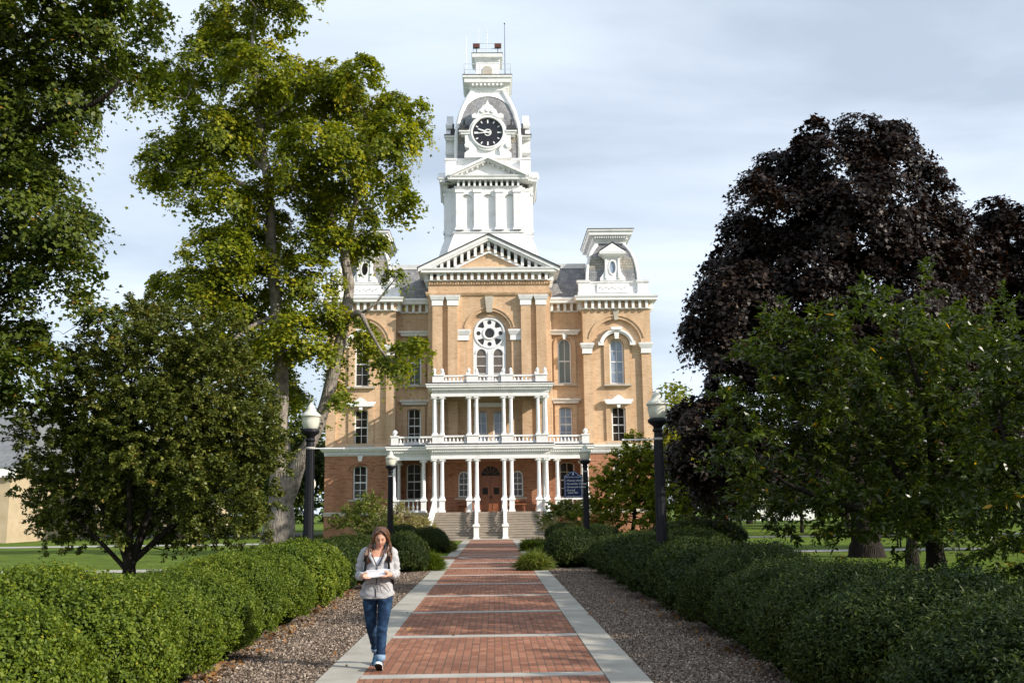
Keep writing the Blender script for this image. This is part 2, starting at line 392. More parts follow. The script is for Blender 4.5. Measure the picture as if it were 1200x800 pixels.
sl = bpy.data.lights.new('sun', 'SUN'); sl.energy = 5.0; sl.angle = math.radians(.5); sl.color = (1, .915, .80)
so = bpy.data.objects.new('sun', sl); COL.objects.link(so); so.rotation_euler = (-SUN).to_track_quat('-Z', 'Y').to_euler(); so.location = (60, -30, 40)
scene.view_settings.view_transform = 'Standard'; scene.view_settings.look = 'None'; scene.view_settings.gamma = 1
scene.view_settings.exposure = .38
scene.cycles.max_bounces = 6; scene.cycles.diffuse_bounces = 3; scene.cycles.transmission_bounces = 3; scene.cycles.glossy_bounces = 2
# ================================================================== the hall
hall = empty('college_hall', (XC, FY, 0), label='buff brick hall with white two-storey porch and clock tower at the end of the path', cat='building')
OFF = (0, FY, 0)
def hp(mb, name, m, parent=None, smooth=False, label=None):
    """part of the hall: x about its axis, y absolute depth"""
    o = mb.build(name, m, hall if parent is None else parent, OFF, smooth)
    if label: o['label'] = label
    return o

def split(mb, name, m, key, parent=None):
    """one object per key value of the face centres"""
    g = {}
    for f in mb.f:
        c = Vector((0, 0, 0))
        for i in f: c += Vector(mb.v[i])
        g.setdefault(key(c / len(f)), []).append(f)
    for fs in g.values():
        q = MB(); ids = {}
        for f in fs:
            for i in f:
                if i not in ids: ids[i] = len(q.v); q.v.append(mb.v[i])
            q.f.append(tuple(ids[i] for i in f)); q.mi.append(0)
        hp(q, name, m, parent)
SIDE = lambda c: c.x > 0
BAY = lambda c: (c.x > 0, abs(c.x) > 7.1, c.z > 10.6, c.z > 4, abs(c.x) > 4)

def arch(cx, w, z0, zs, rise, n=14):
    """outline: rectangle z0..zs with an elliptical head"""
    p = [(cx - w / 2, z0), (cx + w / 2, z0)]
    for k in range(n + 1):
        t = PI * k / n; p.append((cx + w / 2 * math.cos(t), zs + rise * math.sin(t)))
    return p
def rect(x0, x1, z0, z1): return [(x0, z0), (x1, z0), (x1, z1), (x0, z1)]

def window(cx, w, z0, zt, y, kind, rows=4, glass='glass', name='window', fr=.10, label=None):
    rise = w / 2 if kind == 'round' else w * .16
    zs = zt - rise
    b = MB(); b.prism(arch(cx, w, z0, zs, rise), y, y + .09, [arch(cx, w - 2 * fr, z0 + fr, zs, rise - fr * (1 if kind == 'round' else .35))])
    if rows:
        b.box(cx - .02, cx + .02, y + .015, y + .07, z0 + fr - .01, zt - fr * .6)
        h = (zt - z0 - 2 * fr) / rows
        for i in range(1, rows):
            t = .045 if i == rows // 2 else .018
            b.box(cx - w / 2 + fr - .01, cx + w / 2 - fr + .01, y + .02, y + .065, z0 + fr + h * i - t, z0 + fr + h * i + t)
    o = hp(b, name, M['white'], label=label)
    g = MB(); g.prism(arch(cx, w - 2 * fr + .02, z0 + fr - .01, zs, rise - fr * .8), y + .05, y + .055)
    hp(g, 'pane', M[glass], o)
    return o

def sill(b, cx, w, z, y): b.box(cx - w / 2, cx + w / 2, y - .16, y + .1, z - .14, z)

wall = MB(); low = MB(); trim = MB(); surround = MB(); sills = MB()
PCX = 9.73
WH = []     # windows to make
for s in (-1, 1):
    c = s * PCX
    # pavilion, upper storeys: front layer with tall arched recess, back layer with the windows
    x0, x1 = sorted((s * 7.15, s * 12.35))
    wall.prism(rect(x0, x1, 6.62, 17.85), 75.0, 75.24, [arch(c, 3.75, 6.95, 14.4, 1.875, 22)])
    upo, mdo = arch(c, 1.12, 11.25, 14.2, .56), arch(c, 1.08, 6.82, 9.35, .17)
    wall.prism(rect(x0 + .02, x1 - .02, 6.7, 17.0), 75.243, 75.6, [upo, mdo])
    surround.prism([(c - 1.0, 11.1), (c + 1.0, 11.1), (c + 1.0, 14.0)] + [(c + 1.0 * math.cos(PI * k / 12), 14.1 + .98 * math.sin(PI * k / 12)) for k in range(1, 12)] + [(c - 1.0, 14.0)], 75.12, 75.242, [upo])
    surround.prism(rect(c - .95, c + .95, 6.72, 9.85), 75.13, 75.2425, [mdo])
    # ground floor
    lo = arch(c, 1.08, 2.8, 5.1, .2)
    low.prism(rect(x0 - .02, x1 + .02, 1.9, 6.05), 74.97, 75.55, [lo])
    low.box(x0 - .02, x1 + .02, 74.95, 75.55, -.3, 1.6)
    # brick hood over the low window
    pts = []; 
    outer = [(c + 1.0 * math.cos(t), 4.95 + .72 * math.sin(t)) for t in [PI * k / 14 for k in range(15)]]
    inner = [(c + .82 * math.cos(t), 4.95 + .54 * math.sin(t)) for t in [PI * k / 14 for k in range(15)]][::-1]
    low.prism(outer + inner, 74.90, 74.968)
    # recessed bay
    x0, x1 = sorted((s * 4.4, s * 7.15)); c2 = s * 5.79
    u2, m2 = arch(c2, 1.06, 11.4, 14.45, .53), arch(c2, 1.04, 7.0, 9.45, .16)
    wall.prism(rect(x0, x1, 6.45, 17.85), 76.0, 76.5, [u2, m2])
    surround.prism([(c2 - .86, 11.25), (c2 + .86, 11.25), (c2 + .86, 14.3)] + [(c2 + .86 * math.cos(PI * k / 12), 14.4 + .84 * math.sin(PI * k / 12)) for k in range(1, 12)] + [(c2 - .86, 14.3)], 75.9, 75.998, [u2])
    surround.prism(rect(c2 - .84, c2 + .84, 6.9, 9.8), 75.9, 75.998, [m2])
    l2 = arch(c2, 1.2, 2.75, 5.15, .3)
    low.prism(rect(x0, x1, -.3, 6.45), 76.0, 76.5, [l2])
    WH += [(c, 1.08, 11.27, 14.74, 75.42, 'round', 4, 'glass_blue' if s > 0 else 'glass'), (c, 1.04, 6.84, 9.5, 75.42, 'seg', 4, 'glass'),
           (c, 1.04, 2.82, 5.28, 75.15, 'seg', 4, 'glass'),
           (c2, 1.02, 11.42, 14.96, 76.14, 'round', 2, 'glass_green'), (c2, 1.0, 7.02, 9.6, 76.14, 'seg', 4, 'glass_blue' if s > 0 else 'glass'),
           (c2, 1.16, 2.77, 5.43, 76.14, 'seg', 4, 'glass')]
    for cc, w, z, yy in ((c, 2.1, 11.25, 75.12), (c, 1.9, 6.84, 75.13), (c2, 1.8, 11.4, 75.9), (c, 1.7, 2.8, 74.97)): sill(sills, cc, w, z, yy)
# central bay
rose = arch(0, 2.5, 11.2, 15.1, 1.25, 24)
wall.prism(rect(-4.6, 4.6, 10.72, 19.05), 73.8, 74.0, [arch(0, 3.3, 11.0, 15.1, 1.65, 26)])
wall.prism(rect(-4.58, 4.58, 10.74, 19.0), 74.003, 74.5, [rose])
fd = [arch(x, .96, 6.6, 9.0, .16) for x in (-.68, .68)]
wall.prism(rect(-4.6, 4.6, 6.45, 10.716), 73.8, 74.3, fd)
dh = rect(-.93, .93, 1.8, 5.42); cl = [arch(x, .86, 2.85, 4.35, .43) for x in (-1.98, 1.98)]
low.prism(
    [(-4.6, 1.8), (-.93, 1.8), (-.93, 5.42), (.93, 5.42), (.93, 1.8), (4.6, 1.8), (4.6, 6.446), (-4.6, 6.446)], 73.8, 74.3, cl)
for x in (-1.98, 1.98):
    WH.append((x, .82, 2.87, 4.76, 73.93, 'round', 4, 'glass')); sill(sills, x, 1.3, 2.83, 73.8)
for x in (-.68, .68): WH.append((x, .92, 6.62, 9.14, 73.93, 'seg', 3, 'glass_blue'))
# the bodies behind
wall.box(-12.33, 12.33, 76.52, 100, 6.3, 17.8); low.box(-12.34, 12.34, 76.52, 100, -.3, 6.28)
for s in (-1, 1):
    wall.box(s * 7.15, s * 7.5, 75.243, 76.5, 6.3, 17.8); wall.box(s * 12.0, s * 12.35, 75.605, 76.5, 6.3, 17.8)
    low.box(s * 7.13, s * 7.5, 75.56, 76.5, -.3, 6.3)
    wall.box(s * 4.3, s * 4.6, 74.51, 76.6, 6.45, 19.05); low.box(s * 4.3, s * 4.6, 74.31, 76.3, 1.8, 6.44)
wall.box(-4.29, 4.29, 76.52, 78.2, 17.85, 19.05)
# tympanum, frieze bands and corbels
wall.prism([(-4.6, 19.1), (4.6, 19.1), (0, 21.75)], 73.82, 74.2)
frieze = MB()
frieze.sweep([(-4.6, 76.4), (-4.6, 73.8), (4.6, 73.8), (4.6, 76.4)], [(0, 17.9), (.12, 17.95), (.2, 18.1), (.2, 18.2), (0.0, 18.24)])
for k in range(47): frieze.box(-4.55 + k * .198, -4.45 + k * .198, 73.68, 73.8, 18.78, 18.96)
hp(frieze, 'frieze', M['brick'])
hp(wall, 'wall', M['brick']); hp(low, 'ground_floor_wall', M['red_brick'], label='darker red brick ground floor'); split(surround, 'window_surround', M['brick'], BAY)
for s in (-1, 1):
    for x, w in ((3.9, .74), (2.75, .74)):
        p = MB(); p.box(s * x - w / 2, s * x + w / 2, 73.5, 73.797, 10.8, 17.12)
        p.box(s * x - w / 2, s * x + w / 2, 73.5, 73.797, 6.55, 9.9)
        o = hp(p, 'pilaster', M['brick'])
        q = MB(); q.sweep([(s * x - w / 2, 73.8), (s * x - w / 2, 73.5), (s * x + w / 2, 73.5), (s * x + w / 2, 73.8)], [(0, 17.12), (.05, 17.12), (.05, 17.5), (.10, 17.55), (.18, 17.78), (.2, 17.88), (0, 17.88)])
        q.box(s * x - w / 2 - .0, s * x + w / 2, 73.47, 73.8, 17.13, 17.86)
        hp(q, 'capital', M['white'], o)
# imposts, keystones
imp = []
for s in (-1, 1):
    imp += [(s * 2.0, 1.0, 73.8, 14.5, 15.3), (s * (PCX - 2.28), .88, 75.0, 13.6, 14.4), (s * (PCX + 2.22), .88, 75.0, 13.6, 14.4)]
for (x, w, y, z0, z1) in imp:
    q = MB(); q.box(x - w / 2 + .06, x + w / 2 - .06, y - .1, y + .22, z0, z0 + .42)
    q.sweep([(x - w / 2 + .06, y + .2), (x - w / 2 + .06, y - .1), (x + w / 2 - .06, y - .1), (x + w / 2 - .06, y + .2)], [(0, z0 + .4), (.04, z0 + .42), (.15, z1 - .12), (.16, z1), (0, z1 + .002)])
    hp(q, 'impost', M['white'])
for (x, y, z0, z1, w0, w1, m) in [(0, 73.62, 16.62, 17.85, .42, .66, 'stone')] + [(s * PCX, 74.9, 16.2, 16.98, .26, .5, 'stone') for s in (-1, 1)]:
    q = MB(); q.prism([(x - w0 / 2, z0), (x + w0 / 2, z0), (x + w1 / 2, z1), (x - w1 / 2, z1)], y, y + .35); hp(q, 'keystone', M[m])
for s in (-1, 1):   # keystone on the belt line
    q = MB(); q.prism([(s * PCX - .12, 5.62), (s * PCX + .12, 5.62), (s * PCX + .2, 6.04), (s * PCX - .2, 6.04)], 74.88, 75.0); hp(q, 'keystone', M['white'])
    # arch moulding lines of the tall recesses
    q = MB()
    for (c, r0, zc, y) in ((s * PCX, 2.1, 14.4, 75.0), (0, 1.85, 15.1, 73.8)):
        if c == 0 and s < 0: continue
        o_ = [(c + (r0 + .1) * math.cos(t), zc + (r0 + .1) * math.sin(t)) for t in [PI * (.06 + .88 * k / 20) for k in range(21)]]
        i_ = [(c + r0 * math.cos(t), zc + r0 * math.sin(t)) for t in [PI * (.06 + .88 * k / 20) for k in range(21)]][::-1]
        q.prism(o_ + i_, y - .07, y + .01)
    split(q, 'arch_moulding', M['brick'], lambda c: abs(c.x) > 4)
split(sills, 'window_sill', M['stone'], BAY)
for a in WH: window(*a)
# window hoods
def flat_hood(c, w, z, y, keyz):
    b = MB(); b.sweep([(c - w / 2, y + .2), (c - w / 2, y), (c + w / 2, y), (c + w / 2, y + .2)], [(0, z), (.06, z + .04), (.1, z + .14), (.24, z + .28), (.26, z + .36), (0, z + .38)])
    b.box(c - w / 2, c + w / 2, y, y + .2, z + .01, z + .37)
    if keyz: b.prism([(c - .1, keyz), (c + .1, keyz), (c + .16, z + .01), (c - .16, z + .01)], y - .08, y + .2)
    hp(b, 'window_hood', M['white'])
for s in (-1, 1):
    flat_hood(s * 5.79, 1.95, 15.2, 75.75, 14.85)
    flat_hood(s * 5.79, 1.78, 9.88, 75.78, None)
    c = s * PCX
    b = MB()   # peaked hood with a little gable
    pr = [(-.98, 9.78), (-.9, 9.72), (.9, 9.72), (.98, 9.78), (1.1, 10.0), (1.1, 10.08), (.5, 10.08), (.22, 10.3), (0, 10.42), (-.22, 10.3), (-.5, 10.08), (-1.1, 10.08), (-1.1, 10.0)]
    b.prism([(c + p[0], p[1]) for p in pr], 74.82, 75.12)
    b.prism([(c + p[0] * .88, 9.6 + (p[1] - 9.6) * .72) for p in pr], 74.9, 75.13)
    b.prism([(c - .1, 9.45), (c + .1, 9.45), (c + .15, 9.75), (c - .15, 9.75)], 74.88, 75.1)
    hp(b, 'window_hood', M['white'])
    b = MB()   # arched hood
    A = [PI * (.08 + .84 * k / 18) for k in range(19)]
    for (r0, r1, y0) in ((1.08, 1.2, 74.92), (1.2, 1.36, 74.8)):
        b.prism([(c + r1 * math.cos(t), 14.12 + r1 * math.sin(t)) for t in A] + [(c + r0 * math.cos(t), 14.12 + r0 * math.sin(t)) for t in A[::-1]], y0, 75.15)
    for e in (-1, 1): b.box(c + e * 1.0, c + e * 1.42, 74.84, 75.16, 14.22, 14.5)
    b.prism([(c - .38, 15.4), (c + .38, 15.4), (c + .46, 15.62), (c - .46, 15.62)], 74.72, 75.1)
    b.prism([(c - .14, 14.72), (c + .14, 14.72), (c + .2, 15.2), (c - .2, 15.2)], 74.86, 75.15)
    hp(b, 'window_hood', M['white'])
# the tall rose window
b = MB()
circ = lambda cx, cz, r, n=18: [(cx + r * math.cos(2 * PI * k / n), cz + r * math.sin(2 * PI * k / n)) for k in range(n)]
rc = 15.08
holes = [circ(0, rc, .36)]
for k in range(4): a = PI / 2 * k; holes.append(circ(.83 * math.cos(a), rc + .83 * math.sin(a), .17, 12))
for k in range(4):
    a = PI / 4 + PI / 2 * k; A0, A1 = a - .30, a + .30
    holes.append([(1.04 * math.cos(A0 + (A1 - A0) * i / 6), rc + 1.04 * math.sin(A0 + (A1 - A0) * i / 6)) for i in range(7)] + [(.62 * math.cos(a + .12), rc + .62 * math.sin(a + .12)), (.62 * math.cos(a - .12), rc + .62 * math.sin(a - .12))])
for s in (-1, 1): holes.append(arch(s * .63, .68, 11.4, 13.5, .34))
b.prism(arch(0, 2.46, 11.22, 15.1, 1.23, 24), 74.08, 74.2, holes)
b.box(-.13, .13, 74.0, 74.08, 11.25, 13.7); 
for s in (-1, 1):
    b.prism([(s * .63 + .45 * math.cos(PI * k / 12), 13.5 + .45 * math.sin(PI * k / 12)) for k in range(13)] + [(s * .63 + .38 * math.cos(PI * k / 12), 13.5 + .38 * math.sin(PI * k / 12)) for k in range(12, -1, -1)], 74.03, 74.08)
    for z in (12.0, 12.6, 13.3): b.box(s * .63 - .33, s * .63 + .33, 74.10, 74.15, z - .02, z + .03)
for (r0, r1) in ((.40, .50), (1.07, 1.16)):
    b.prism(circ(0, rc, r1, 28), 74.02, 74.08, [circ(0, rc, r0, 28)])
o = hp(b, 'window', M['white'], label='tall arched window with a round tracery wheel above two lights')
for s in (-1, 1): g = MB(); g.prism(arch(s * .63, .7, 11.38, 13.5, .35), 74.12, 74.125); hp(g, 'pane', M['glass_brown'], o)
g = MB(); g.prism(circ(0, rc, 1.12, 24), 74.15, 74.155); hp(g, 'pane', M['glass'], o)
# stone band
b = MB()
for s in (-1, 1):
    P = [(7.13, 76), (7.13, 74.95), (12.37, 74.95), (12.37, 100)]
    if s < 0: P = [(-p[0], p[1]) for p in P[::-1]]
    b.sweep(P, [(-.3, 1.6), (.06, 1.6), (.06, 1.82), (0, 1.9), (-.3, 1.9)])
split(b, 'stone_band', M['stone'], SIDE)
# belt course with dentils
b = MB()
for s in (-1, 1):
    P = [(7.15, 75.9), (7.15, 75.0), (12.35, 75.0), (12.35, 100)]
    if s < 0: P = [(-p[0], p[1]) for p in P[::-1]]
    b.sweep(P, [(-.1, 6.02), (.06, 6.02), (.06, 6.12), (.1, 6.3), (.22, 6.34), (.3, 6.46), (.34, 6.5), (.36, 6.6), (0, 6.68), (-.1, 6.68)])
    for k in range(34):
        x = s * (7.25 + k * .152); b.box(x, x + .08, 74.8, 74.95, 6.1, 6.29)
split(b, 'belt_course', M['white'], SIDE)
# main eaves with brackets
def eaves(b, P, z0, z1, pr, sp=.5, bw=.2):
    h = z1 - z0
    b.sweep(P, [(-.1, z0), (.1, z0), (.12, z0 + .1), (-.1, z0 + .12)])
    b.sweep(P, [(-.1, z1 - .36), (.1, z1 - .36), (pr * .85, z1 - .34), (pr * .86, z1 - .18), (pr * .93, z1 - .14), (pr, z1 - .03), (pr, z1), (-.1, z1 + .04)])
    for i in range(len(P) - 1):
        a, c = Vector(P[i]), Vector(P[i + 1]); Ld = (c - a).length; d = (c - a) / Ld; nn = Vector((d.y, -d.x))
        if Ld < .8 or Ld > 15: continue
        k = max(1, int(Ld / sp)); st = Ld / k
        for j in range(k):
            p = a + d * (st * (j + .5)); q = p + nn * pr * .5
            x0, x1 = sorted((p.x, q.x)); y0, y1 = sorted((p.y, q.y))
            if abs(d.x) > .5: x0, x1 = p.x - bw / 2, p.x + bw / 2
            else: y0, y1 = p.y - bw / 2, p.y + bw / 2
            b.box(x0, x1, y0, y1, z0 + .02, z1 - .345)
b = MB()
for s in (-1, 1):
    P = [(4.6, 76.0), (7.15, 76.0), (7.15, 75.0), (12.35, 75.0), (12.35, 89)]
    if s < 0: P = [(-p[0], p[1]) for p in P[::-1]]
    eaves(b, P, 17.03, 18.02, .62)
    b.sweep(P, [(-.6, 17.9), (.3, 17.95), (.15, 18.2), (-.6, 18.2)])
split(b, 'eaves_cornice', M['white'], SIDE)
b = MB(); eaves(b, [(-4.6, 76.6), (-4.6, 73.8), (4.6, 73.8), (4.6, 76.6)], 19.06, 19.98, .62, .51, .22)
ap, ex = 22.55, 5.32
sl_ = (ap - 19.98) / ex
def chev(b, z_ap, th, xe, y0, y1):
    zz = z_ap - sl_ * xe
    b.prism([(-xe, zz), (0, z_ap), (xe, zz), (xe, zz - th), (0, z_ap - th), (-xe, zz - th)][::-1], y0, y1)
chev(b, ap, .28, 5.34, 73.2, 76.5); chev(b, ap - .26, .18, 4.9, 73.28, 76.4)
chev(b, ap - 1.16, .16, 3.75, 73.62, 73.83)
for k in range(-8, 9):
    x = k * .51; zt = ap - .4 - sl_ * abs(x); zb = max(zt - .75, 19.99)
    b.box(x - .11, x + .11, 73.5, 73.82, zb, zt)
hp(b, 'pediment', M['white'])
b = MB(); chev(b, ap + .09, .088, 5.42, 73.12, 78.0); hp(b, 'pediment_roof', M['darkroof'])
# mansard slopes between tower bay and turrets, main roof behind
b = MB()
for s in (-1, 1):
    x0, x1 = sorted((s * 4.5, s * 7.6))
    b.add([(x0, 76.1, 18.05), (x1, 76.1, 18.05), (x1, 77.3, 20.85), (x0, 77.3, 20.85)], [(0, 1, 2, 3)])
b.add([(-12.2, 80, 18.1), (12.2, 80, 18.1), (12.2, 100, 18.1), (-12.2, 100, 18.1), (-10.5, 82, 20.9), (10.5, 82, 20.9), (10.5, 98, 20.9), (-10.5, 98, 20.9)], [(0, 1, 5, 4), (1, 2, 6, 5), (2, 3, 7, 6), (3, 0, 4, 7), (4, 5, 6, 7)])
b.box(-7.6, 7.6, 77.5, 90, 20.0, 20.95)
hp(b, 'roof', M['slate'])
b = MB(); 
for s in (-1, 1): b.sweep([(s * 4.5 if s > 0 else -7.7, 77.3), (7.7 if s > 0 else -4.5, 77.3)], [(-.3, 20.84), (.06, 20.84), (.1, 21.0), (.16, 21.2), (-.3, 21.24)])
split(b, 'roof_ridge_trim', M['white'], SIDE)

# ---- corner turrets: curved mansard roofs with oval dormers
def turret(s):
    c = s * 9.62; y0, y1 = 75.35, 82.6
    b = MB(); P = [(c - 2.25, y0), (c + 2.25, y0), (c + 2.25, y1), (c - 2.25, y1)]
    # parapet block with corner pedestals
    b.sweep(P, [(-.3, 18.15), (.06, 18.15), (.06, 18.35), (0, 18.4), (0, 19.12), (.1, 19.2), (.12, 19.3), (-.3, 19.33)], closed=True)
    for e in (-1, 1):
        b.sweep([(c + e * 2.3 - .4, y0 + .3), (c + e * 2.3 - .4, y0 - .18), (c + e * 2.3 + .4, y0 - .18), (c + e * 2.3 + .4, y0 + .3)], [(-.2, 18.12), (.06, 18.12), (.06, 18.4), (0, 18.45), (0, 19.1), (.1, 19.2), (.14, 19.36), (-.2, 19.38)])
        b.box(c + e * 2.3 - .41, c + e * 2.3 + .41, y0 - .19, y0 + .25, 18.2, 19.34)
    b.box(c - 1.25, c + 1.25, y0 - .1, y0 + .1, 18.42, 19.1)
    for k in range(9):   # scrolled relief on the panel
        xx = c - .95 + k * .237; b.prism(circ(xx, 18.78 + .05 * (-1) ** k, .085, 8), y0 - .15, y0 - .05, [circ(xx, 18.78 + .05 * (-1) ** k, .04, 8)])
    t = hp(b, 'turret', M['white'])
    prof = [(2.02, 19.3), (1.98, 20.0), (1.9, 20.6), (1.78, 21.2), (1.58, 21.75), (1.32, 22.2), (1.1, 22.5), (1.05, 22.8)]
    r_ = MB(); PP = lambda h: [(c - h, y0 + (2.2 - h)), (c + h, y0 + (2.2 - h)), (c + h, y1 - (2.2 - h)), (c - h, y1 - (2.2 - h))]
    rings = [[(p[0], p[1], z) for p in PP(h)] for h, z in prof]
    vs = [v for r0 in rings for v in r0]
    r_.add(vs, [(i * 4 + k, i * 4 + (k + 1) % 4, (i + 1) * 4 + (k + 1) % 4, (i + 1) * 4 + k) for i in range(len(prof) - 1) for k in range(4)])
    hp(r_, 'roof', M['slate'], t)
    w = MB()
    for k in range(4): w = MB(); w.tube([rings[i][k] for i in range(len(prof))], [.12] * 4 + [.13, .15, .17, .18], 6); hp(w, 'roof_rib', M['white'], t)
    l_ = MB()   # band of paler scalloped slates
    fy = lambda z: y0 + 2.2 - np.interp(z, [p[1] for p in prof], [p[0] for p in prof])
    for (z, zz) in ((20.35, 20.7), (20.7, 21.05), (21.05, 21.3)):
        hw = float(np.interp(z, [p[1] for p in prof], [p[0] for p in prof])) - .15
        l_.add([(c - hw, fy(z) - .015, z), (c + hw, fy(z) - .015, z), (c + hw, fy(zz) - .015, zz), (c - hw, fy(zz) - .015, zz)], [(0, 1, 2, 3)])
    hp(l_, 'slate_band', M['slate_light'], t)
    k_ = MB(); Q = PP(1.08)
    k_.sweep(Q, [(-.1, 22.62), (.12, 22.62), (.14, 22.72), (.3, 22.9), (.32, 23.1), (.6, 23.2), (.62, 23.42), (.72, 23.5), (.74, 23.62), (-.2, 23.64)], closed=True)
    for j in range(15): k_.box(c - 1.25 + j * .175, c - 1.16 + j * .175, Q[0][1] - .5, Q[0][1] - .3, 22.98, 23.12)
    k_.box(c - 1.2, c + 1.2, Q[0][1] - .1, Q[2][1] + .1, 22.7, 23.6)
    hp(k_, 'turret_cornice', M['white'], t)
    d_ = MB(); d_.box(c - 1.85, c + 1.85, Q[0][1] - .76, Q[2][1] + .76, 23.642, 23.70); d_.box(c - 1.3, c + 1.3, Q[0][1], Q[2][1], 23.70, 23.9); hp(d_, 'turret_top', M['darkroof'], t)
    # dormer
    d = MB(); f = y0 - .02
    ov = [(c + .24 * math.cos(2 * PI * k / 20), 20.42 + .5 * math.sin(2 * PI * k / 20)) for k in range(20)]
    body = [(c - .98, 19.36), (c + .98, 19.36), (c + .98, 19.6), (c + .82, 19.8), (c + .66, 20.1), (c + .58, 20.5), (c + .6, 21.2), (c - .6, 21.2), (c - .58, 20.5), (c - .66, 20.1), (c - .82, 19.8), (c - .98, 19.6)]
    d.prism(body, f, f + .9, [ov]); d.box(c - .5, c + .5, f + .1, f + 1.6, 19.4, 21.7)
    d.prism([(p[0] * 1.0 + (p[0] - c) * .35, 20.42 + (p[1] - 20.42) * 1.25) for p in ov], f - .06, f, [ov])
    for e in (-1, 1): d.box(c + e * .42, c + e * .58, f - .08, f, 19.5, 21.15)
    d.sweep([(c - .62, f + 1.0), (c - .62, f), (c + .62, f), (c + .62, f + 1.0)], [(-.1, 21.15), (.05, 21.15), (.15, 21.3), (.38, 21.42), (.42, 21.62), (-.1, 21.66)])
    for j in range(12): d.box(c - .66 + j * .115, c - .60 + j * .115, f - .3, f - .15, 21.3, 21.42)
    d.prism([(c - .98, 21.64), (c + .98, 21.64), (c, 22.3)], f - .34, f + 1.1)
    hp(d, 'dormer', M['white'], t)
    e_ = MB(); e_.prism([(c - 1.08, 21.64), (c, 22.36), (c + 1.08, 21.64), (c + 1.08, 21.68), (c, 22.42), (c - 1.08, 21.68)][::-1], f - .38, f + 1.15); hp(e_, 'dormer_roof', M['darkroof'], t)
    g = MB(); g.prism([(c + .25 * math.cos(2 * PI * k / 20), 20.42 + .51 * math.sin(2 * PI * k / 20)) for k in range(20)], f + .05, f + .06); hp(g, 'dormer_pane', M['glass_blue'] if s > 0 else M['glass'], t)
turret(1); turret(-1)
b = MB(); b.box(11.5, 12.1, 84, 84.6, 18, 22.9); b.box(11.42, 12.18, 83.92, 84.68, 22.9, 23.15); hp(b, 'chimney', M['white'])

# ---- clock tower
TY = 80.1
def sq(h, cy=TY): return [(-h, cy - h), (h, cy - h), (h, cy + h), (-h, cy + h)]
def cross(h, w):   # square of half-size h with a bay of half-width w standing 0.45 proud on each side
    e = h + .45
    q = [(-w, -h), (-w, -e), (w, -e), (w, -h)]; out = []
    for k in range(4):
        a = PI / 2 * k; ca, sa = math.cos(a), math.sin(a)
        for (x, y) in [(-h, -h)] + q: out.append((x * ca - y * sa, TY + x * sa + y * ca))
    return out
b = MB()
b.sweep(cross(2.85, 2.62), [(-.3, 19.0), (.75, 21.5), (.45, 22.6), (.15, 23.5), (.15, 23.62), (.22, 23.66), (.22, 23.8), (-.3, 23.84)], closed=True)
b.sweep(cross(2.85, 2.62), [(-.5, 23.8), (0, 23.8), (0, 27.25), (.06, 27.3), (.1, 27.45), (-.5, 27.47)], closed=True)
tw = hp(b, 'tower', M['white'])
def quad4(fn, name, m, smooth=False, parent=None, sides=(0, 1, 2, 3)):
    """shape drawn for the front of the tower, repeated on its sides; each side an object of its own"""
    for k in sides:
        q = MB(); fn(q); q.xf(Matrix.Translation((0, TY, 0)) @ Matrix.Rotation(PI / 2 * k, 4, 'Z') @ Matrix.Translation((0, -TY, 0)))
        hp(q, name, m, tw if parent is None else parent, smooth)
FR = TY - 3.30
def panels(q):   # four pilasters and round-headed panels between
    hs = [arch(x, 1.0, 23.95, 26.35, .5) for x in (-1.73, 0, 1.73)]
    q.prism(rect(-2.6, 2.6, 23.84, 27.2), FR - .17, FR, hs)
    for x in (-2.3, -.865, .865, 2.3):
        q.box(x - .29, x + .29, FR - .29, FR - .17, 23.86, 26.95)
        q.box(x - .36, x + .36, FR - .35, FR - .17, 26.95, 27.2); q.box(x - .36, x + .36, FR - .35, FR - .17, 23.86, 24.05)
quad4(panels, 'pilaster_panel', M['white'])
b = MB()
eaves(b, cross(2.85, 2.62) + [cross(2.85, 2.62)[0]], 27.45, 28.3, .7, .42, .17)
b.sweep(sq(2.6), [(-2.5, 28.2), (.3, 28.2), (.3, 28.35), (-2.5, 28.4)], closed=True)
hp(b, 'tower_cornice', M['white'], tw)
def gable(q):
    f = FR - .7
    q.prism([(-2.75, 28.35), (2.75, 28.35), (0, 29.55)], f + .45, f + 2.2)
    for (a, t, y) in ((29.86, .22, f - .12), (29.66, .16, f + .05)):
        z = a - 3.05 * .47
        q.prism([(-3.05, z), (0, a), (3.05, z), (3.05, z - t), (0, a - t), (-3.05, z - t)][::-1], y, f + 2.2)
    for k in range(-5, 6):
        x = k * .42; zt = 29.55 - .47 * abs(x); q.box(x - .07, x + .07, f + .15, f + .5, zt - .22, zt)
quad4(gable, 'tower_gable', M['white'])
b = MB()   # attic block under the domed roof, stepped at the corners
b.sweep(sq(2.85), [(-1, 28.38), (.25, 28.38), (.25, 28.7), (.1, 28.78), (.1, 29.75), (.2, 29.9), (.2, 30.0), (-1, 30.02)], closed=True)
for ex_ in (-1, 1):
    for ey in (-1, 1):
        b.cbox(ex_ * 3.0, TY + ey * 3.0, .85, .85, 28.39, 29.72); b.cbox(ex_ * 3.0, TY + ey * 3.0, .95, .95, 29.72, 29.86)
hp(b, 'tower_attic', M['white'], tw)
tp = [(2.62, 30.0), (2.62, 31.0), (2.58, 32.0), (2.46, 33.1), (2.24, 34.1), (1.96, 34.9), (1.62, 35.7), (1.25, 36.45)]
tz, th = [p[1] for p in tp], [p[0] for p in tp]
rings = [[(p[0], p[1], z) for p in sq(h)] for h, z in tp]
r_ = MB(); r_.add([v for r0 in rings for v in r0], [(i * 4 + k, i * 4 + (k + 1) % 4, (i + 1) * 4 + (k + 1) % 4, (i + 1) * 4 + k) for i in range(len(tp) - 1) for k in range(4)])
rf = hp(r_, 'tower_roof', M['slate'])
w = MB()
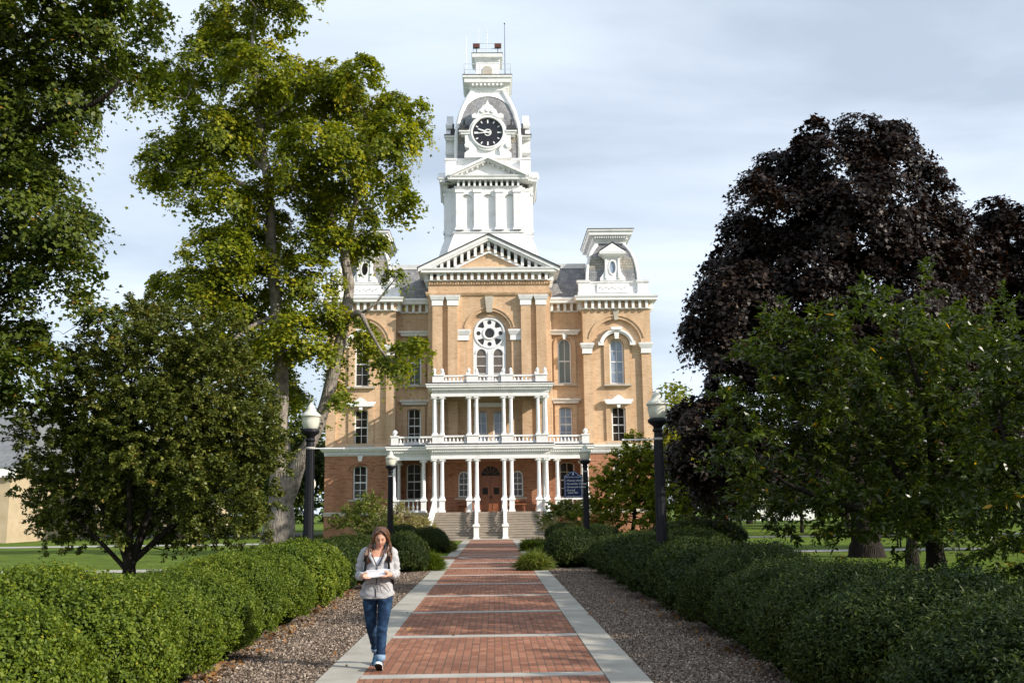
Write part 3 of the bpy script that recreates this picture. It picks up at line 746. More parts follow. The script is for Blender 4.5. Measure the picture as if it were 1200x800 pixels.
for k in range(4): w = MB(); w.tube([rings[i][k] for i in range(len(tp))], [.16, .16, .17, .18, .20, .22, .24, .26], 8); hp(w, 'roof_rib', M['white'], rf, True)
def spandrel(q):   # white field above the arch-headed slate
    fyy = lambda z: TY - float(np.interp(z, tz, th)) - .06
    n = 24; vs = []; fs = []
    for i in range(n + 1):
        x = -2.3 + 4.6 * i / n
        za = 32.8 + 3.15 * math.sqrt(max(0, 1 - (x / 2.34) ** 2))
        zb_ = float(np.interp(abs(x), th[::-1], tz[::-1])) if abs(x) > 1.25 else 36.45
        zb_ = max(zb_, za + .01)
        for j in range(5):
            z = za + (zb_ - za) * j / 4; vs.append((x, fyy(z), z))
    for i in range(n):
        for j in range(4): fs.append((i * 5 + j, (i + 1) * 5 + j, (i + 1) * 5 + j + 1, i * 5 + j + 1))
    q.add(vs, fs)
quad4(spandrel, 'roof_spandrel', M['white'], parent=rf)
def lightband(q):
    for e in (-1, 1):
        for (z, zz) in ((31.5, 31.9), (31.9, 32.3)):
            y = lambda z: TY - float(np.interp(z, tz, th)) - .02
            x0, x1 = sorted((e * 1.75, e * 2.45)); q.add([(x0, y(z), z), (x1, y(z), z), (x1, y(zz), zz), (x0, y(zz), zz)], [(0, 1, 2, 3)])
quad4(lightband, 'slate_band', M['slate_light'], parent=rf)
# clock faces, one on each side
CZ = 32.08; CF = TY - 3.42
def clockcase(q):
    q.prism(circ(0, CZ, 1.52, 40), CF, CF + 1.0, [circ(0, CZ, 1.22, 40)])
    q.prism(circ(0, CZ, 1.36, 40), CF - .08, CF, [circ(0, CZ, 1.24, 40)])
    for e in (-1, 1):   # ears and scrolled brackets
        x0, x1 = sorted((e * 1.45, e * 2.35)); q.box(x0, x1, CF - .1, CF + .9, CZ + .02, CZ + .18); q.box(*sorted((e * 1.42, e * 2.2)), CF - .02, CF + .9, CZ - .16, CZ + .02)
        q.box(*sorted((e * 1.3, e * 1.85)), CF + .05, CF + .9, CZ - .95, CZ - .16)
        q.prism([(e * 1.0, 30.05), (e * 1.85, 30.05), (e * 1.9, 30.3), (e * 1.72, 30.5), (e * 1.5, 30.62), (e * 1.62, 30.85), (e * 1.85, 30.95), (e * 1.8, 31.3), (e * 1.3, 31.3), (e * .9, 30.7)], CF + .02, CF + .8)
        q.prism(circ(e * 1.66, 30.98, .23, 12), CF - .08, CF + .6)
    q.box(-1.45, 1.45, CF + .2, CF + .9, 30.03, 31.0); q.box(-1.9, 1.9, CF - .02, CF + .9, 29.95, 30.1)
    # crest
    q.prism([(-1.25, 33.3), (-1.3, 33.55), (-1.05, 33.72), (-.85, 33.6), (-.72, 33.95), (-.5, 34.1), (-.4, 34.3), (-.16, 34.45), (0, 34.85), (.16, 34.45), (.4, 34.3), (.5, 34.1), (.72, 33.95), (.85, 33.6), (1.05, 33.72), (1.3, 33.55), (1.25, 33.3), (.9, 33.25), (.45, 33.52), (0, 33.6), (-.45, 33.52), (-.9, 33.25)][::-1], CF - .05, CF + .5)
    for e in (-1, 0, 1): q.prism(circ(e * .42, 33.85 + (.12 if e == 0 else 0), .17, 10), CF - .12, CF - .04)
def clock(k):
    T = Matrix.Translation((0, TY, 0)) @ Matrix.Rotation(PI / 2 * k, 4, 'Z') @ Matrix.Translation((0, -TY, 0))
    q = MB(); clockcase(q); q.xf(T); c = hp(q, 'clock', M['white'])
    q = MB(); q.prism(circ(0, CZ, 1.24, 40), CF + .10, CF + .14); q.xf(T); hp(q, 'dial', M['dial'], c)
    q = MB()
    for h in range(12):
        a = PI / 6 * h; r0, r1, ww = (.78, 1.1, .055) if h % 3 == 0 else (.9, 1.1, .045)
        dx_, dz_ = math.sin(a), math.cos(a)
        q.prism([(dx_ * r0 - dz_ * ww, CZ + dz_ * r0 + dx_ * ww), (dx_ * r0 + dz_ * ww, CZ + dz_ * r0 - dx_ * ww), (dx_ * r1 + dz_ * ww, CZ + dz_ * r1 - dx_ * ww), (dx_ * r1 - dz_ * ww, CZ + dz_ * r1 + dx_ * ww)], CF + .07, CF + .097)
    q.prism(circ(0, CZ, .3, 20), CF + .06, CF + .09, [circ(0, CZ, .22, 20)])
    q.xf(T); hp(q, 'dial_marking', M['white'], c)
    for (deg, r1, ww, y) in ((291, .85, .085, .03), (264, 1.08, .06, .0)):
        q = MB(); a = math.radians(deg); dx_, dz_ = math.sin(a), math.cos(a)
        q.prism([(-dx_ * .25 - dz_ * ww, CZ - dz_ * .25 + dx_ * ww), (-dx_ * .25 + dz_ * ww, CZ - dz_ * .25 - dx_ * ww), (dx_ * r1 + dz_ * ww * .5, CZ + dz_ * r1 - dx_ * ww * .5), (dx_ * r1 - dz_ * ww * .5, CZ + dz_ * r1 + dx_ * ww * .5)], CF + y, CF + y + .025)
        q.xf(T); hp(q, 'clock_hand', M['white'], c)
    q = MB(); q.box(-2.42, -1.5, CF - .16, CF + .9, CZ + .182, CZ + .24); q.box(1.5, 2.42, CF - .16, CF + .9, CZ + .182, CZ + .24)
    q.box(-2.25, -1.55, CF + .35, CF + .95, CZ + .245, CZ + .75); q.box(1.55, 2.25, CF + .35, CF + .95, CZ + .245, CZ + .75); q.box(-2.0, -1.85, CF + .5, CF + .65, CZ + .74, CZ + 1.3); q.box(1.85, 2.0, CF + .5, CF + .65, CZ + .74, CZ + 1.3)
    q.xf(T); hp(q, 'clock_flashing', M['darkroof'], c)
for k in range(4): clock(k)
# belvedere above the roof
b = MB()
b.sweep(sq(1.32), [(-1, 35.3), (.0, 35.3), (.1, 35.85), (.2, 36.0), (.22, 36.35), (.6, 36.55), (.62, 36.85), (.72, 36.95), (.74, 37.12), (-1, 37.14)], closed=True)
for k in range(4):
    q = MB()
    for j in range(8): q.box(-1.3 + j * .34, -1.14 + j * .34, TY - 1.86, TY - 1.52, 36.3, 36.52)
    q.xf(Matrix.Translation((0, TY, 0)) @ Matrix.Rotation(PI / 2 * k, 4, 'Z') @ Matrix.Translation((0, -TY, 0))); b.add(q.v, q.f)
b.sweep(sq(.95), [(-.9, 37.1), (.06, 37.1), (.06, 37.25), (0, 37.3), (0, 38.75), (.08, 38.85), (.12, 39.0), (.32, 39.1), (.36, 39.4), (-.9, 39.42)], closed=True)
bv = hp(b, 'belvedere', M['white']); 
q = MB(); q.prism(arch(0, .85, 37.15, 38.0, .42), TY - 1.01, TY - .97); hp(q, 'door', M['stone'], bv)
q = MB(); q.sweep(sq(2.08), [(-.1, 37.145), (0, 37.145), (0, 37.2), (-.1, 37.2)], closed=True); q.sweep(sq(1.33), [(-.1, 39.422), (0, 39.422), (0, 39.47), (-.1, 39.47)], closed=True); hp(q, 'flashing', M['darkroof'], bv)
q = MB()
for (h, z, zz, n) in ((1.95, 37.2, 38.15, 3), (1.18, 39.4, 40.35, 2)):
    for zr in (zz, (z + zz) / 2): q.sweep(sq(h), [(-.02, zr - .02), (.02, zr - .02), (.02, zr + .02), (-.02, zr + .02)], closed=True)
    for i in range(n + 1):
        for (x, y) in ((-h + 2 * h * i / n, TY - h), (-h + 2 * h * i / n, TY + h)): q.cbox(x, y, .05, .05, z - .05, zz - .021)
hp(q, 'railing', mat('rail_metal', (.5, .55, .6), .4, .5), bv)
for s in (-1, 1):
    q = MB(); q.box(s * .62, s * 1.2, TY - 1.35, TY - .95, 39.95, 40.28); q.cbox(s * .9, TY - 1.1, .06, .06, 39.4, 39.95); hp(q, 'floodlight', mat('floodlight', (.10, .035, .02), .5, .4), bv)
for (x, y, z0, z1, r0) in ((-1.75, TY - 1.6, 37.2, 40.9, .022), (-.72, TY, 39.4, 42.4, .016), (0.0, TY, 39.4, 42.0, .03), (1.5, TY - .5, 37.2, 42.5, .025)):
    q = MB(); q.tube([(x, y, z0), (x, y, z1)], [r0 * 1.3, r0 * .7], 6)
    if x >= 0: q.ellipsoid((x, y, z1), (.06, .06, .08), 8, 6)
    hp(q, 'antenna', M['white'] if x < 1 else M['black'], bv)

for o_ in CH[hall.name]:
    if o_ is bv: o_.location.z = .5
# ---- porch
floor_ = MB()
floor_.box(-4.42, 4.42, 69.78, 73.79, 1.55, 1.80)
for s in (-1, 1): floor_.box(s * 4.43, s * 7.1, 71.0, 75.98, 1.55, 1.80)
po = hp(floor_, 'porch', M['step'])
b = MB()
for s in (-1, 1):
    b.box(s * 4.0, s * 4.35, 69.95, 73.78, -.3, 1.545); b.box(s * 4.36, s * 7.0, 71.15, 71.4, -.3, 1.545); b.box(s * 6.75, s * 7.0, 71.41, 75.0, -.3, 1.545)
split(b, 'porch_base', M['red_brick'], SIDE, po)
nz = MB(); b = MB(); N = 11; run = 3.2 / N
for i in range(N):
    z = 1.8 * (N - i) / (N + 0); y0 = 69.77 - run * (i + 1) + run
    b.box(-3.95, 3.95, y0 - run, y0 - .001, -.1, z - 1.8 / N)
    nz.box(-3.95, 3.95, y0 - run - .035, y0 - run + .2, z - 1.8 / N + .001, z - 1.8 / N + .035)
st_ = hp(b, 'stairs', M['step'], po); hp(nz, 'stair_tread', M['concrete'], po)
CX = [-3.92, -3.38, -1.48, -.96, .96, 1.48, 3.38, 3.92]
def column(x, y, z0, z1, r=.135, ped=0.0):
    b = MB(); z = z0
    if ped:
        b.cbox(x, y, .46, .46, z + .001, z + .14); b.cbox(x, y, .36, .36, z + .14, z + ped - .14); b.cbox(x, y, .48, .48, z + ped - .14, z + ped); z += ped
    b.cbox(x, y, .36, .36, z, z + .07)
    b.lathe(x, y, [(r * 1.25, z + .07), (r * 1.3, z + .12), (r * 1.1, z + .17), (r, z + .2), (r, z + .6), (r * .84, z1 - .34), (r * .95, z1 - .33), (r * .95, z1 - .3), (r * .84, z1 - .28), (r * .9, z1 - .2), (r * 1.3, z1 - .1)], 14)
    b.cbox(x, y, .36, .36, z1 - .1, z1 - .001)
    for e in (-1, 1): b.box(x + e * .13, x + e * .27, y - .05, y + .05, z1 - .16, z1 - .002)
    hp(b, 'column', M['white'], po)
for x in CX:
    column(x, 70.2, 1.8, 5.46, .14, .92); column(x, 70.2, 7.12, 9.84, .14)
for s in (-1, 1):
    for y in (71.7,): column(s * 3.9, y + .6, 7.12, 9.84, .14)
    column(s * 4.75, 71.4, 1.8, 5.46, .14, .92); column(s * 6.85, 71.4, 1.8, 5.46, .14, .92); column(s * 3.9, 73.2, 1.8, 5.46, .14, .92)
    column(s * 6.85, 75.2, 1.8, 5.46, .15)
def entab(b, P, z0, z1, pr):
    h = z1 - z0
    b.sweep(P, [(-.35, z0), (.05, z0), (.05, z0 + h * .3), (.08, z0 + h * .32), (.08, z0 + h * .5), (pr * .45, z0 + h * .55), (pr * .5, z0 + h * .66), (pr * .85, z0 + h * .72), (pr * .87, z0 + h * .84), (pr, z0 + h * .92), (pr, z1), (-.35, z1 + .02)])
    for i in range(len(P) - 1):
        a, c = Vector(P[i]), Vector(P[i + 1]); Ld = (c - a).length; d = (c - a) / Ld; nn = Vector((d.y, -d.x)); k = int(Ld / .15)
        if abs(d.x) < .5: continue
        for j in range(k):
            p = a + d * (Ld / k * (j + .5)); b.box(p.x - .04, p.x + .04, p.y - pr * .62, p.y - .09, z0 + h * .5, z0 + h * .67)
b = MB(); entab(b, [(-4.1, 73.75), (-4.1, 70.05), (4.1, 70.05), (4.1, 73.75)], 9.85, 10.72, .42); b.box(-4.1, 4.1, 70.06, 73.7, 10.3, 10.5)
b.box(-1.25, 1.25, 73.5, 73.78, 9.45, 9.75)
hp(b, 'porch_cornice', M['white'], po, label='upper porch cornice')
b = MB(); entab(b, [(-7.0, 74.9), (-7.0, 71.25), (-4.1, 71.25), (-4.1, 70.05), (4.1, 70.05), (4.1, 71.25), (7.0, 71.25), (7.0, 74.9)], 5.47, 6.42, .42)
b.box(-4.0, 4.0, 70.2, 73.75, 5.95, 6.15)
for s in (-1, 1): b.box(s * 4.05, s * 6.9, 71.4, 75.95, 5.95, 6.15)
hp(b, 'porch_cornice', M['white'], po, label='lower porch cornice')
b = MB(); b.box(-4.45, 4.45, 69.7, 73.78, 6.445, 6.53)
for s in (-1, 1): b.box(s * 4.46, s * 7.35, 70.9, 75.98, 6.44, 6.52)
b.box(-4.45, 4.45, 69.7, 73.78, 10.745, 10.82)
hp(b, 'porch_deck', M['darkroof'], po)
def baluster_run(b, x0, x1, y, z0, z1, sp=.24):
    x0, x1 = sorted((x0, x1))
    b.box(x0, x1, y - .09, y + .09, z1 - .12, z1); b.box(x0, x1, y - .08, y + .08, z0, z0 + .16)
    k = max(1, int((x1 - x0) / sp)); st = (x1 - x0) / k; h = z1 - z0
    for j in range(k):
        x = x0 + st * (j + .5)
        b.lathe(x, y, [(.045, z0 + .155), (.07, z0 + h * .32), (.075, z0 + h * .45), (.04, z0 + h * .62), (.035, z0 + h * .75), (.05, z1 - .118)], 8)
def side_run(b, x, y0, y1, z0, z1, sp=.26):
    b.box(x - .08, x + .08, y0, y1, z1 - .12, z1); b.box(x - .08, x + .08, y0, y1, z0, z0 + .16); k = int((y1 - y0) / sp)
    for j in range(k): b.cbox(x, y0 + (y1 - y0) * (j + .5) / k, .08, .08, z0 + .15, z1 - .11)
peds = [(-3.65, .82), (-1.22, .82), (1.22, .82), (3.65, .82)]
for (z0, z1, fin) in ((6.532, 7.12, 0), (10.822, 11.38, 1)):
    b = MB(); prev = None
    for (x, w) in peds:
        b.box(x - w / 2, x + w / 2, 70.0, 70.4, z0 + .001, z1 - .06); b.box(x - w / 2 - .05, x + w / 2 + .05, 69.95, 70.45, z1 - .06, z1 + .03)
        if prev is not None: baluster_run(b, prev + .002, x - w / 2 - .002, 70.2, z0, z1 - .003)
        prev = x + w / 2
        if fin:
            for e in (-1, 1):   # scroll finials
                xx = x + e * .27
                b.lathe(xx, 70.2, [(.1, z1 + .02), (.12, z1 + .08), (.06, z1 + .15), (.1, z1 + .25), (.13, z1 + .34), (.09, z1 + .44), (.02, z1 + .52)], 10)
                b.cbox(xx + e * .1, 70.2, .16, .1, z1 + .03, z1 + .22)
    for s in (-1, 1): side_run(b, s * 3.95, 70.46, 73.78, z0, z1 - .003)
    hp(b, 'balustrade', M['white'], po)
b = MB()
for s in (-1, 1):
    baluster_run(b, s * 4.15, s * 6.52, 71.25, 6.522, 7.15)
    b.cbox(s * 6.8, 71.3, .5, .5, 6.522, 7.1); b.cbox(s * 6.8, 71.3, .6, .6, 7.1, 7.2); b.lathe(s * 6.8, 71.3, [(.1, 7.2), (.08, 7.27), (.17, 7.38), (.18, 7.46), (.12, 7.57), (.02, 7.62)], 12)
    side_run(b, s * 6.8, 71.62, 75.9, 6.522, 7.15)
split(b, 'balustrade', M['white'], SIDE, po)
b = MB()
for s in (-1, 1):
    baluster_run(b, s * 5.02, s * 6.58, 71.4, 1.802, 2.7, .3)
split(b, 'balustrade', M['white'], SIDE, po)
# stair rails ending in newels
for x in (-3.9, -.96, .96, 3.9):
    b = MB(); o_ = .28 * (1 if x > 1.5 else -1 if x < -1.5 else 0)
    xb = x + o_
    top = [(x, 69.98, 2.62), (x + o_ * .3, 68.6, 1.98), (x + o_ * .7, 67.6, 1.35), (xb, 66.95, .98)]
    n0 = len(b.v)
    for i in range(3):
        a, c = top[i], top[i + 1]
        for (dz0, dz1, w) in ((-.12, 0, .11), (-.72, -.56, .09)):
            b.add([(a[0] - w, a[1], a[2] + dz0), (a[0] + w, a[1], a[2] + dz0), (c[0] + w, c[1], c[2] + dz0), (c[0] - w, c[1], c[2] + dz0), (a[0] - w, a[1], a[2] + dz1), (a[0] + w, a[1], a[2] + dz1), (c[0] + w, c[1], c[2] + dz1), (c[0] - w, c[1], c[2] + dz1)],
                  [(0, 1, 2, 3), (7, 6, 5, 4), (0, 4, 5, 1), (1, 5, 6, 2), (2, 6, 7, 3), (3, 7, 4, 0)])
        for j in range(4):
            t = (j + .5) / 4; p = [a[k] + (c[k] - a[k]) * t for k in range(3)]
            b.cbox(p[0], p[1], .08, .08, p[2] - .6, p[2] - .1)
    b.cbox(xb, 66.85, .42, .42, .0, .14); b.cbox(xb, 66.85, .34, .34, .14, .84); b.cbox(xb, 66.85, .46, .46, .84, .98); b.lathe(xb, 66.85, [(.2, .98), (.14, 1.06), (.02, 1.1)], 8)
    hp(b, 'stair_rail', M['white'], po)
# entrance doors with fanlight
b = MB(); b.box(-.93, -.82, 73.9, 74.1, 1.8, 5.42); b.box(.82, .93, 73.9, 74.1, 1.8, 5.42); b.box(-.82, .82, 73.9, 74.1, 5.3, 5.42); b.box(-.82, .82, 73.92, 74.1, 4.2, 4.34)
b.prism([(-.82, 4.34), (.82, 4.34), (.82, 5.3), (-.82, 5.3)], 74.0, 74.06, [[(.7 * math.cos(PI * k / 14), 4.42 + .7 * math.sin(PI * k / 14)) for k in range(15)]])
for k in range(1, 6): t = PI * k / 6; b.tube([(.22 * math.cos(t), 74.0, 4.42 + .22 * math.sin(t)), (.7 * math.cos(t), 74.0, 4.42 + .7 * math.sin(t))], .02, 4)
df = hp(b, 'door_frame', M['wood'])
g = MB(); g.box(-.8, .8, 74.04, 74.05, 4.3, 5.3); hp(g, 'fanlight', mat('dim_glass', (.03, .03, .03), .5, .2), df)
for s in (-1, 1):
    b = MB(); x0, x1 = sorted((s * .012, s * .82))
    b.prism(rect(x0, x1, 1.81, 4.2), 74.0, 74.06, [rect(x0 + .2, x1 - .2, 3.05, 3.55)])
    for (z0, z1) in ((1.98, 2.85), (3.68, 4.05)): b.prism(rect(x0 + .14, x1 - .14, z0, z1), 73.97, 74.0, [rect(x0 + .2, x1 - .2, z0 + .06, z1 - .06)])
    d = hp(b, 'door', M['wood']); g = MB(); g.prism(rect(x0 + .19, x1 - .19, 3.04, 3.56), 74.02, 74.025); hp(g, 'pane', mat('door_glass', (.02, .02, .02), .45, .2), d)
    g = MB(); g.box(s * .06 - .015, s * .06 + .015, 73.93, 74.0, 2.75, 2.95); hp(g, 'handle', M['black'], d)
# a bench-like stone block under each small window, and downpipes
b = MB()
for s in (-1, 1): b.tube([(s * 4.72, 75.8, 6.6), (s * 4.72, 75.8, 17.0)], .06, 8)
split(b, 'downpipe', M['brick'], SIDE)
for s in (-1, 1):
    b = MB(); b.box(s * 1.5, s * 2.6, 73.35, 73.7, 2.28, 2.36); b.box(s * 1.6, s * 1.72, 73.4, 73.65, 1.8, 2.28); b.box(s * 2.38, s * 2.5, 73.4, 73.65, 1.8, 2.28)
    b.box(s * 1.5, s * 2.6, 73.66, 73.7, 2.5, 2.75)
    o = b.build('bench', M['wood'], None, (s * 2.05, 73.5, 1.8), loc=(XC + s * 2.05, 73.5, 1.8))
    tag(o, 'wooden porch bench under the small arched window %s of the entrance doors' % ('right' if s > 0 else 'left'), 'bench', 'porch benches')
# ================================================================== foliage
def unit(a): return a / np.maximum(np.linalg.norm(a, axis=1, keepdims=True), 1e-6)

TEMPL = {
    'oval': np.array([(0, 0), (.30, .28), (.26, .68), (0, 1), (-.26, .68), (-.30, .28)]),
    'lobed': np.array([(0, 0), (.42, .16), (.52, .52), (.20, .55), (0, 1), (-.20, .55), (-.52, .52), (-.42, .16)]),
    'long': np.array([(0, 0), (.20, .25), (.17, .65), (0, 1.1), (-.17, .65), (-.20, .25)]),
    'dia': np.array([(0, 0), (.34, .5), (0, 1), (-.34, .5)]),
    'blade': np.array([(-.05, 0), (.05, 0), (0, 1)]),
}
def leaf_verts(P, N, D, S, templ, fold=.18):
    """P base points, N normals, D tip directions (made square to N), S sizes -> (n*k,3)"""
    T = TEMPL[templ]; N = unit(N); D = unit(D - N * np.sum(D * N, 1, keepdims=True)); U = np.cross(D, N)
    u, v = T[:, 0], T[:, 1]
    w = np.abs(u) * fold * 2 - (v ** 2) * .12
    X = P[:, None] + S[:, None, None] * (U[:, None] * u[None, :, None] + D[:, None] * v[None, :, None] + N[:, None] * w[None, :, None])
    return X.reshape(-1, 3), len(T)

def sphere_dirs(n, r, zmin=-.6):
    d = unit(r.normal(size=(int(n * 3) + 40, 3))); d = d[d[:, 2] > zmin]
    return d[:n]

def crown(name, lobes, material, r, clump=.75, per=80, dens=1.0, leaf=.14, templ='lobed', flat=.45, droop=.35, parent=None, org=(0, 0, 0), inner=.35, zmin=-.55, jit=1.0, tint_hi=0):
    """lobes: (x, y, z, rx, ry, rz) world. Leaves in flattened sprays spread through each lobe's outer shell."""
    C_, A_ = [], []
    for (x, y, z, rx, ry, rz) in lobes:
        R_ = (rx + ry + rz) / 3; n = max(3, int(dens * 3.2 * (R_ / clump) ** 2))
        d = sphere_dirs(n, r, zmin); n = len(d)
        rad = np.where(r.random(n) < inner, r.uniform(.35, .8, n), r.uniform(.78, 1.08, n))
        C_.append(np.array([x, y, z]) + d * rad[:, None] * np.array([rx, ry, rz])); A_.append(unit(d * .8 + np.array([0, 0, .55])))
    C_ = np.vstack(C_); A_ = np.vstack(A_); nc = len(C_)
    k = np.maximum(8, (per * r.uniform(.45, 1.35, nc))).astype(int); idx = np.repeat(np.arange(nc), k); n = len(idx)
    cs = clump * r.uniform(.6, 1.25, nc)
    ax = A_[idx]; q = r.normal(size=(n, 3)) * .46
    h = np.sum(q * ax, 1, keepdims=True); q = q - ax * h * (1 - flat)
    rr = np.linalg.norm(q, axis=1)
    P = C_[idx] + q * cs[idx][:, None] - np.array([0, 0, 1.0]) * (droop * rr ** 2 * cs[idx])[:, None]
    N = unit(ax * .8 + np.array([0, 0, .28]) + unit(r.normal(size=(n, 3))) * .6 * jit)
    D = unit(q + ax * .1 + np.array([0, 0, -.35]) + r.normal(size=(n, 3)) * .35)
    S = leaf * r.uniform(.65, 1.25, n)
    ct = r.normal(size=nc) * .13
    t = np.clip(.45 + ct[idx] + r.normal(size=n) * .2 + tint_hi, 0, 1)
    V, m = leaf_verts(P - np.array(org), N, D, S, templ)
    o = link(name, np_mesh(name, V, m, [material], t), parent)
    return o, C_

def spray_crown(name, lobes, material, r, twigs=1.0, length=.9, per=26, leaf=.13, templ='long', parent=None, org=(0, 0, 0), zmin=-.5, upw=.35, inner=.35):
    """leaves set along radiating twigs: a looser, spiky outline"""
    B_, D_ = [], []
    for (x, y, z, rx, ry, rz) in lobes:
        R_ = (rx + ry + rz) / 3; n = max(4, int(twigs * 9 * R_ ** 2)); d = sphere_dirs(n, r, zmin); n = len(d)
        rad = np.where(r.random(n) < inner, r.uniform(.3, .75, n), r.uniform(.72, .98, n))
        B_.append(np.array([x, y, z]) + d * rad[:, None] * np.array([rx, ry, rz])); D_.append(unit(d + np.array([0, 0, upw]) + r.normal(size=(n, 3)) * .35))
    B_ = np.vstack(B_); D_ = np.vstack(D_); nb = len(B_)
    k = np.maximum(6, per * r.uniform(.6, 1.3, nb)).astype(int); idx = np.repeat(np.arange(nb), k); n = len(idx)
    ln = length * r.uniform(.5, 1.25, nb); s = r.random(n)
    side = unit(r.normal(size=(n, 3))); d = D_[idx]
    P = B_[idx] + d * (s * ln[idx])[:, None] - np.array([0, 0, 1.]) * (.25 * s ** 2 * ln[idx])[:, None] + side * .03
    Dt = unit(d * .6 + side * .8 + np.array([0, 0, -.3])); N = unit(np.array([0, 0, 1.]) + r.normal(size=(n, 3)) * .55)
    t = np.clip(.42 + (r.normal(size=nb) * .12)[idx] + r.normal(size=n) * .2, 0, 1)
    V, m = leaf_verts(P - np.array(org), N, Dt, leaf * r.uniform(.6, 1.2, n), templ)
    return link(name, np_mesh(name, V, m, [material], t), parent), B_

def curve_pts(a, b, r, n=6, wob=.06, bow=(0, 0, 0)):
    a, b = np.array(a, float), np.array(b, float); L_ = np.linalg.norm(b - a); out = []
    for i in range(n + 1):
        t = i / n; p = a + (b - a) * t + np.array(bow) * math.sin(PI * t) + r.normal(size=3) * wob * L_ * .35 * math.sin(PI * t); out.append(tuple(p))
    return out

def skeleton(r, trunk, limbs, targets, org, ntw=120, tw=.03, tip=.012):
    """trunk/limbs: [(pts, radii)]; thin boughs run from the nearest limb point to foliage targets"""
    b = MB(); nodes = []
    for pts, rad in [trunk] + limbs:
        # resample smoothly
        P = [Vector(p) for p in pts]; out = []; rr = []
        for i in range(len(P) - 1):
            p0, p1, p2, p3 = P[max(i - 1, 0)], P[i], P[i + 1], P[min(i + 2, len(P) - 1)]
            for j in range(5):
                t = j / 5; q = .5 * ((2 * p1) + (p2 - p0) * t + (2 * p0 - 5 * p1 + 4 * p2 - p3) * t * t + (3 * p1 - p0 - 3 * p2 + p3) * t ** 3)
                out.append(q); rr.append(rad[i] + (rad[i + 1] - rad[i]) * t)
        out.append(P[-1]); rr.append(rad[-1])
        rr = [v * (1 + .06 * math.sin(i * 1.7 + v * 9)) for i, v in enumerate(rr)]
        b.tube(out, rr, 12 if rad[0] > .2 else 7)
        nodes += [(q, v) for q, v in zip(out, rr)]
    NP = np.array([tuple(q) for q, v in nodes]); NR = np.array([v for q, v in nodes])
    sel = r.permutation(len(targets))[:ntw]
    for i in sel:
        tpt = targets[i]; dd = np.linalg.norm(NP - tpt, axis=1) + .6 * np.maximum(0, NP[:, 2] - tpt[2] + .3); j = int(np.argmin(dd))
        L_ = float(np.linalg.norm(NP[j] - tpt))
        if L_ < .3: continue
        r0 = min(NR[j] * .7, tw * (1 + L_ * .55))
        pts = curve_pts(NP[j], tpt, r, 5, .12, (0, 0, -.06 * L_))
        b.tube(pts, [r0 + (tip - r0) * k / 5 for k in range(6)], 5)
        if len(NP) < 4000: NP = np.vstack([NP, np.array(pts[2:5])]); NR = np.concatenate([NR, [r0 * .6, r0 * .5, r0 * .4]])
    b.v = [(v[0] - org[0], v[1] - org[1], v[2] - org[2]) for v in b.v]
    return b

def W(px, py, Y): return tuple(at(px, py, Y))
def lobes_at(Y, L_, dY=.0, r=None, ysc=1.0):
    """(px, py, radius px, [depth shift]) -> world ellipsoids at true distance"""
    out = []
    for l in L_:
        y = Y + (l[3] if len(l) > 3 else (r.uniform(-dY, dY) if r is not None else 0)); p = at(l[0], l[1], y); s = l[2] / F * y
        out.append((p.x, p.y, p.z, s, s * ysc, s * .92))
    return out

def make_tree(name, label, cat, base, group=None):
    return empty(name, base, label=label, cat=cat, group=group)

# ---- tall maple at the left, in front of the hall
r = np.random.default_rng(21)
base = (W(322, 640, 46)[0], 46, 0); T = make_tree('maple_tree', 'tall yellow-green maple with forked grey trunk left of the hall', 'tree', base)
Lb = lobes_at(46, [(285, 25, 48), (330, 8, 34), (300, -25, 50), (345, -15, 30), (250, 70, 42), (212, 98, 36), (176, 118, 22), (300, 90, 50), (350, 110, 48), (395, 105, 45), (425, 92, 30), (470, 128, 30), (488, 158, 20),
     (455, 165, 36), (415, 150, 45), (440, 205, 42), (470, 235, 22), (375, 190, 60), (310, 165, 60), (250, 150, 46), (205, 175, 34), (180, 200, 26), (232, 205, 34), (265, 235, 32), (220, 238, 16), (330, 240, 50), (405, 250, 42), (430, 285, 26), (375, 290, 36),
     (462, 322, 9), (300, 290, 50), (255, 300, 42), (215, 330, 36), (250, 350, 52), (310, 350, 55), (362, 330, 38), (385, 375, 25), (340, 400, 42), (290, 410, 50), (375, 420, 24), (400, 470, 12), (240, 420, 40), (330, 455, 36), (388, 447, 14),
     (425, 395, 17), (412, 375, 14), (440, 412, 15), (455, 425, 13), (470, 432, 6), (488, 405, 6), (470, 408, 4)], 2.2, r)
o, tg = crown('crown', Lb, M['maple'], r, clump=.62, per=125, dens=1.45, leaf=.17, parent=T, org=base, inner=.3, droop=.5)
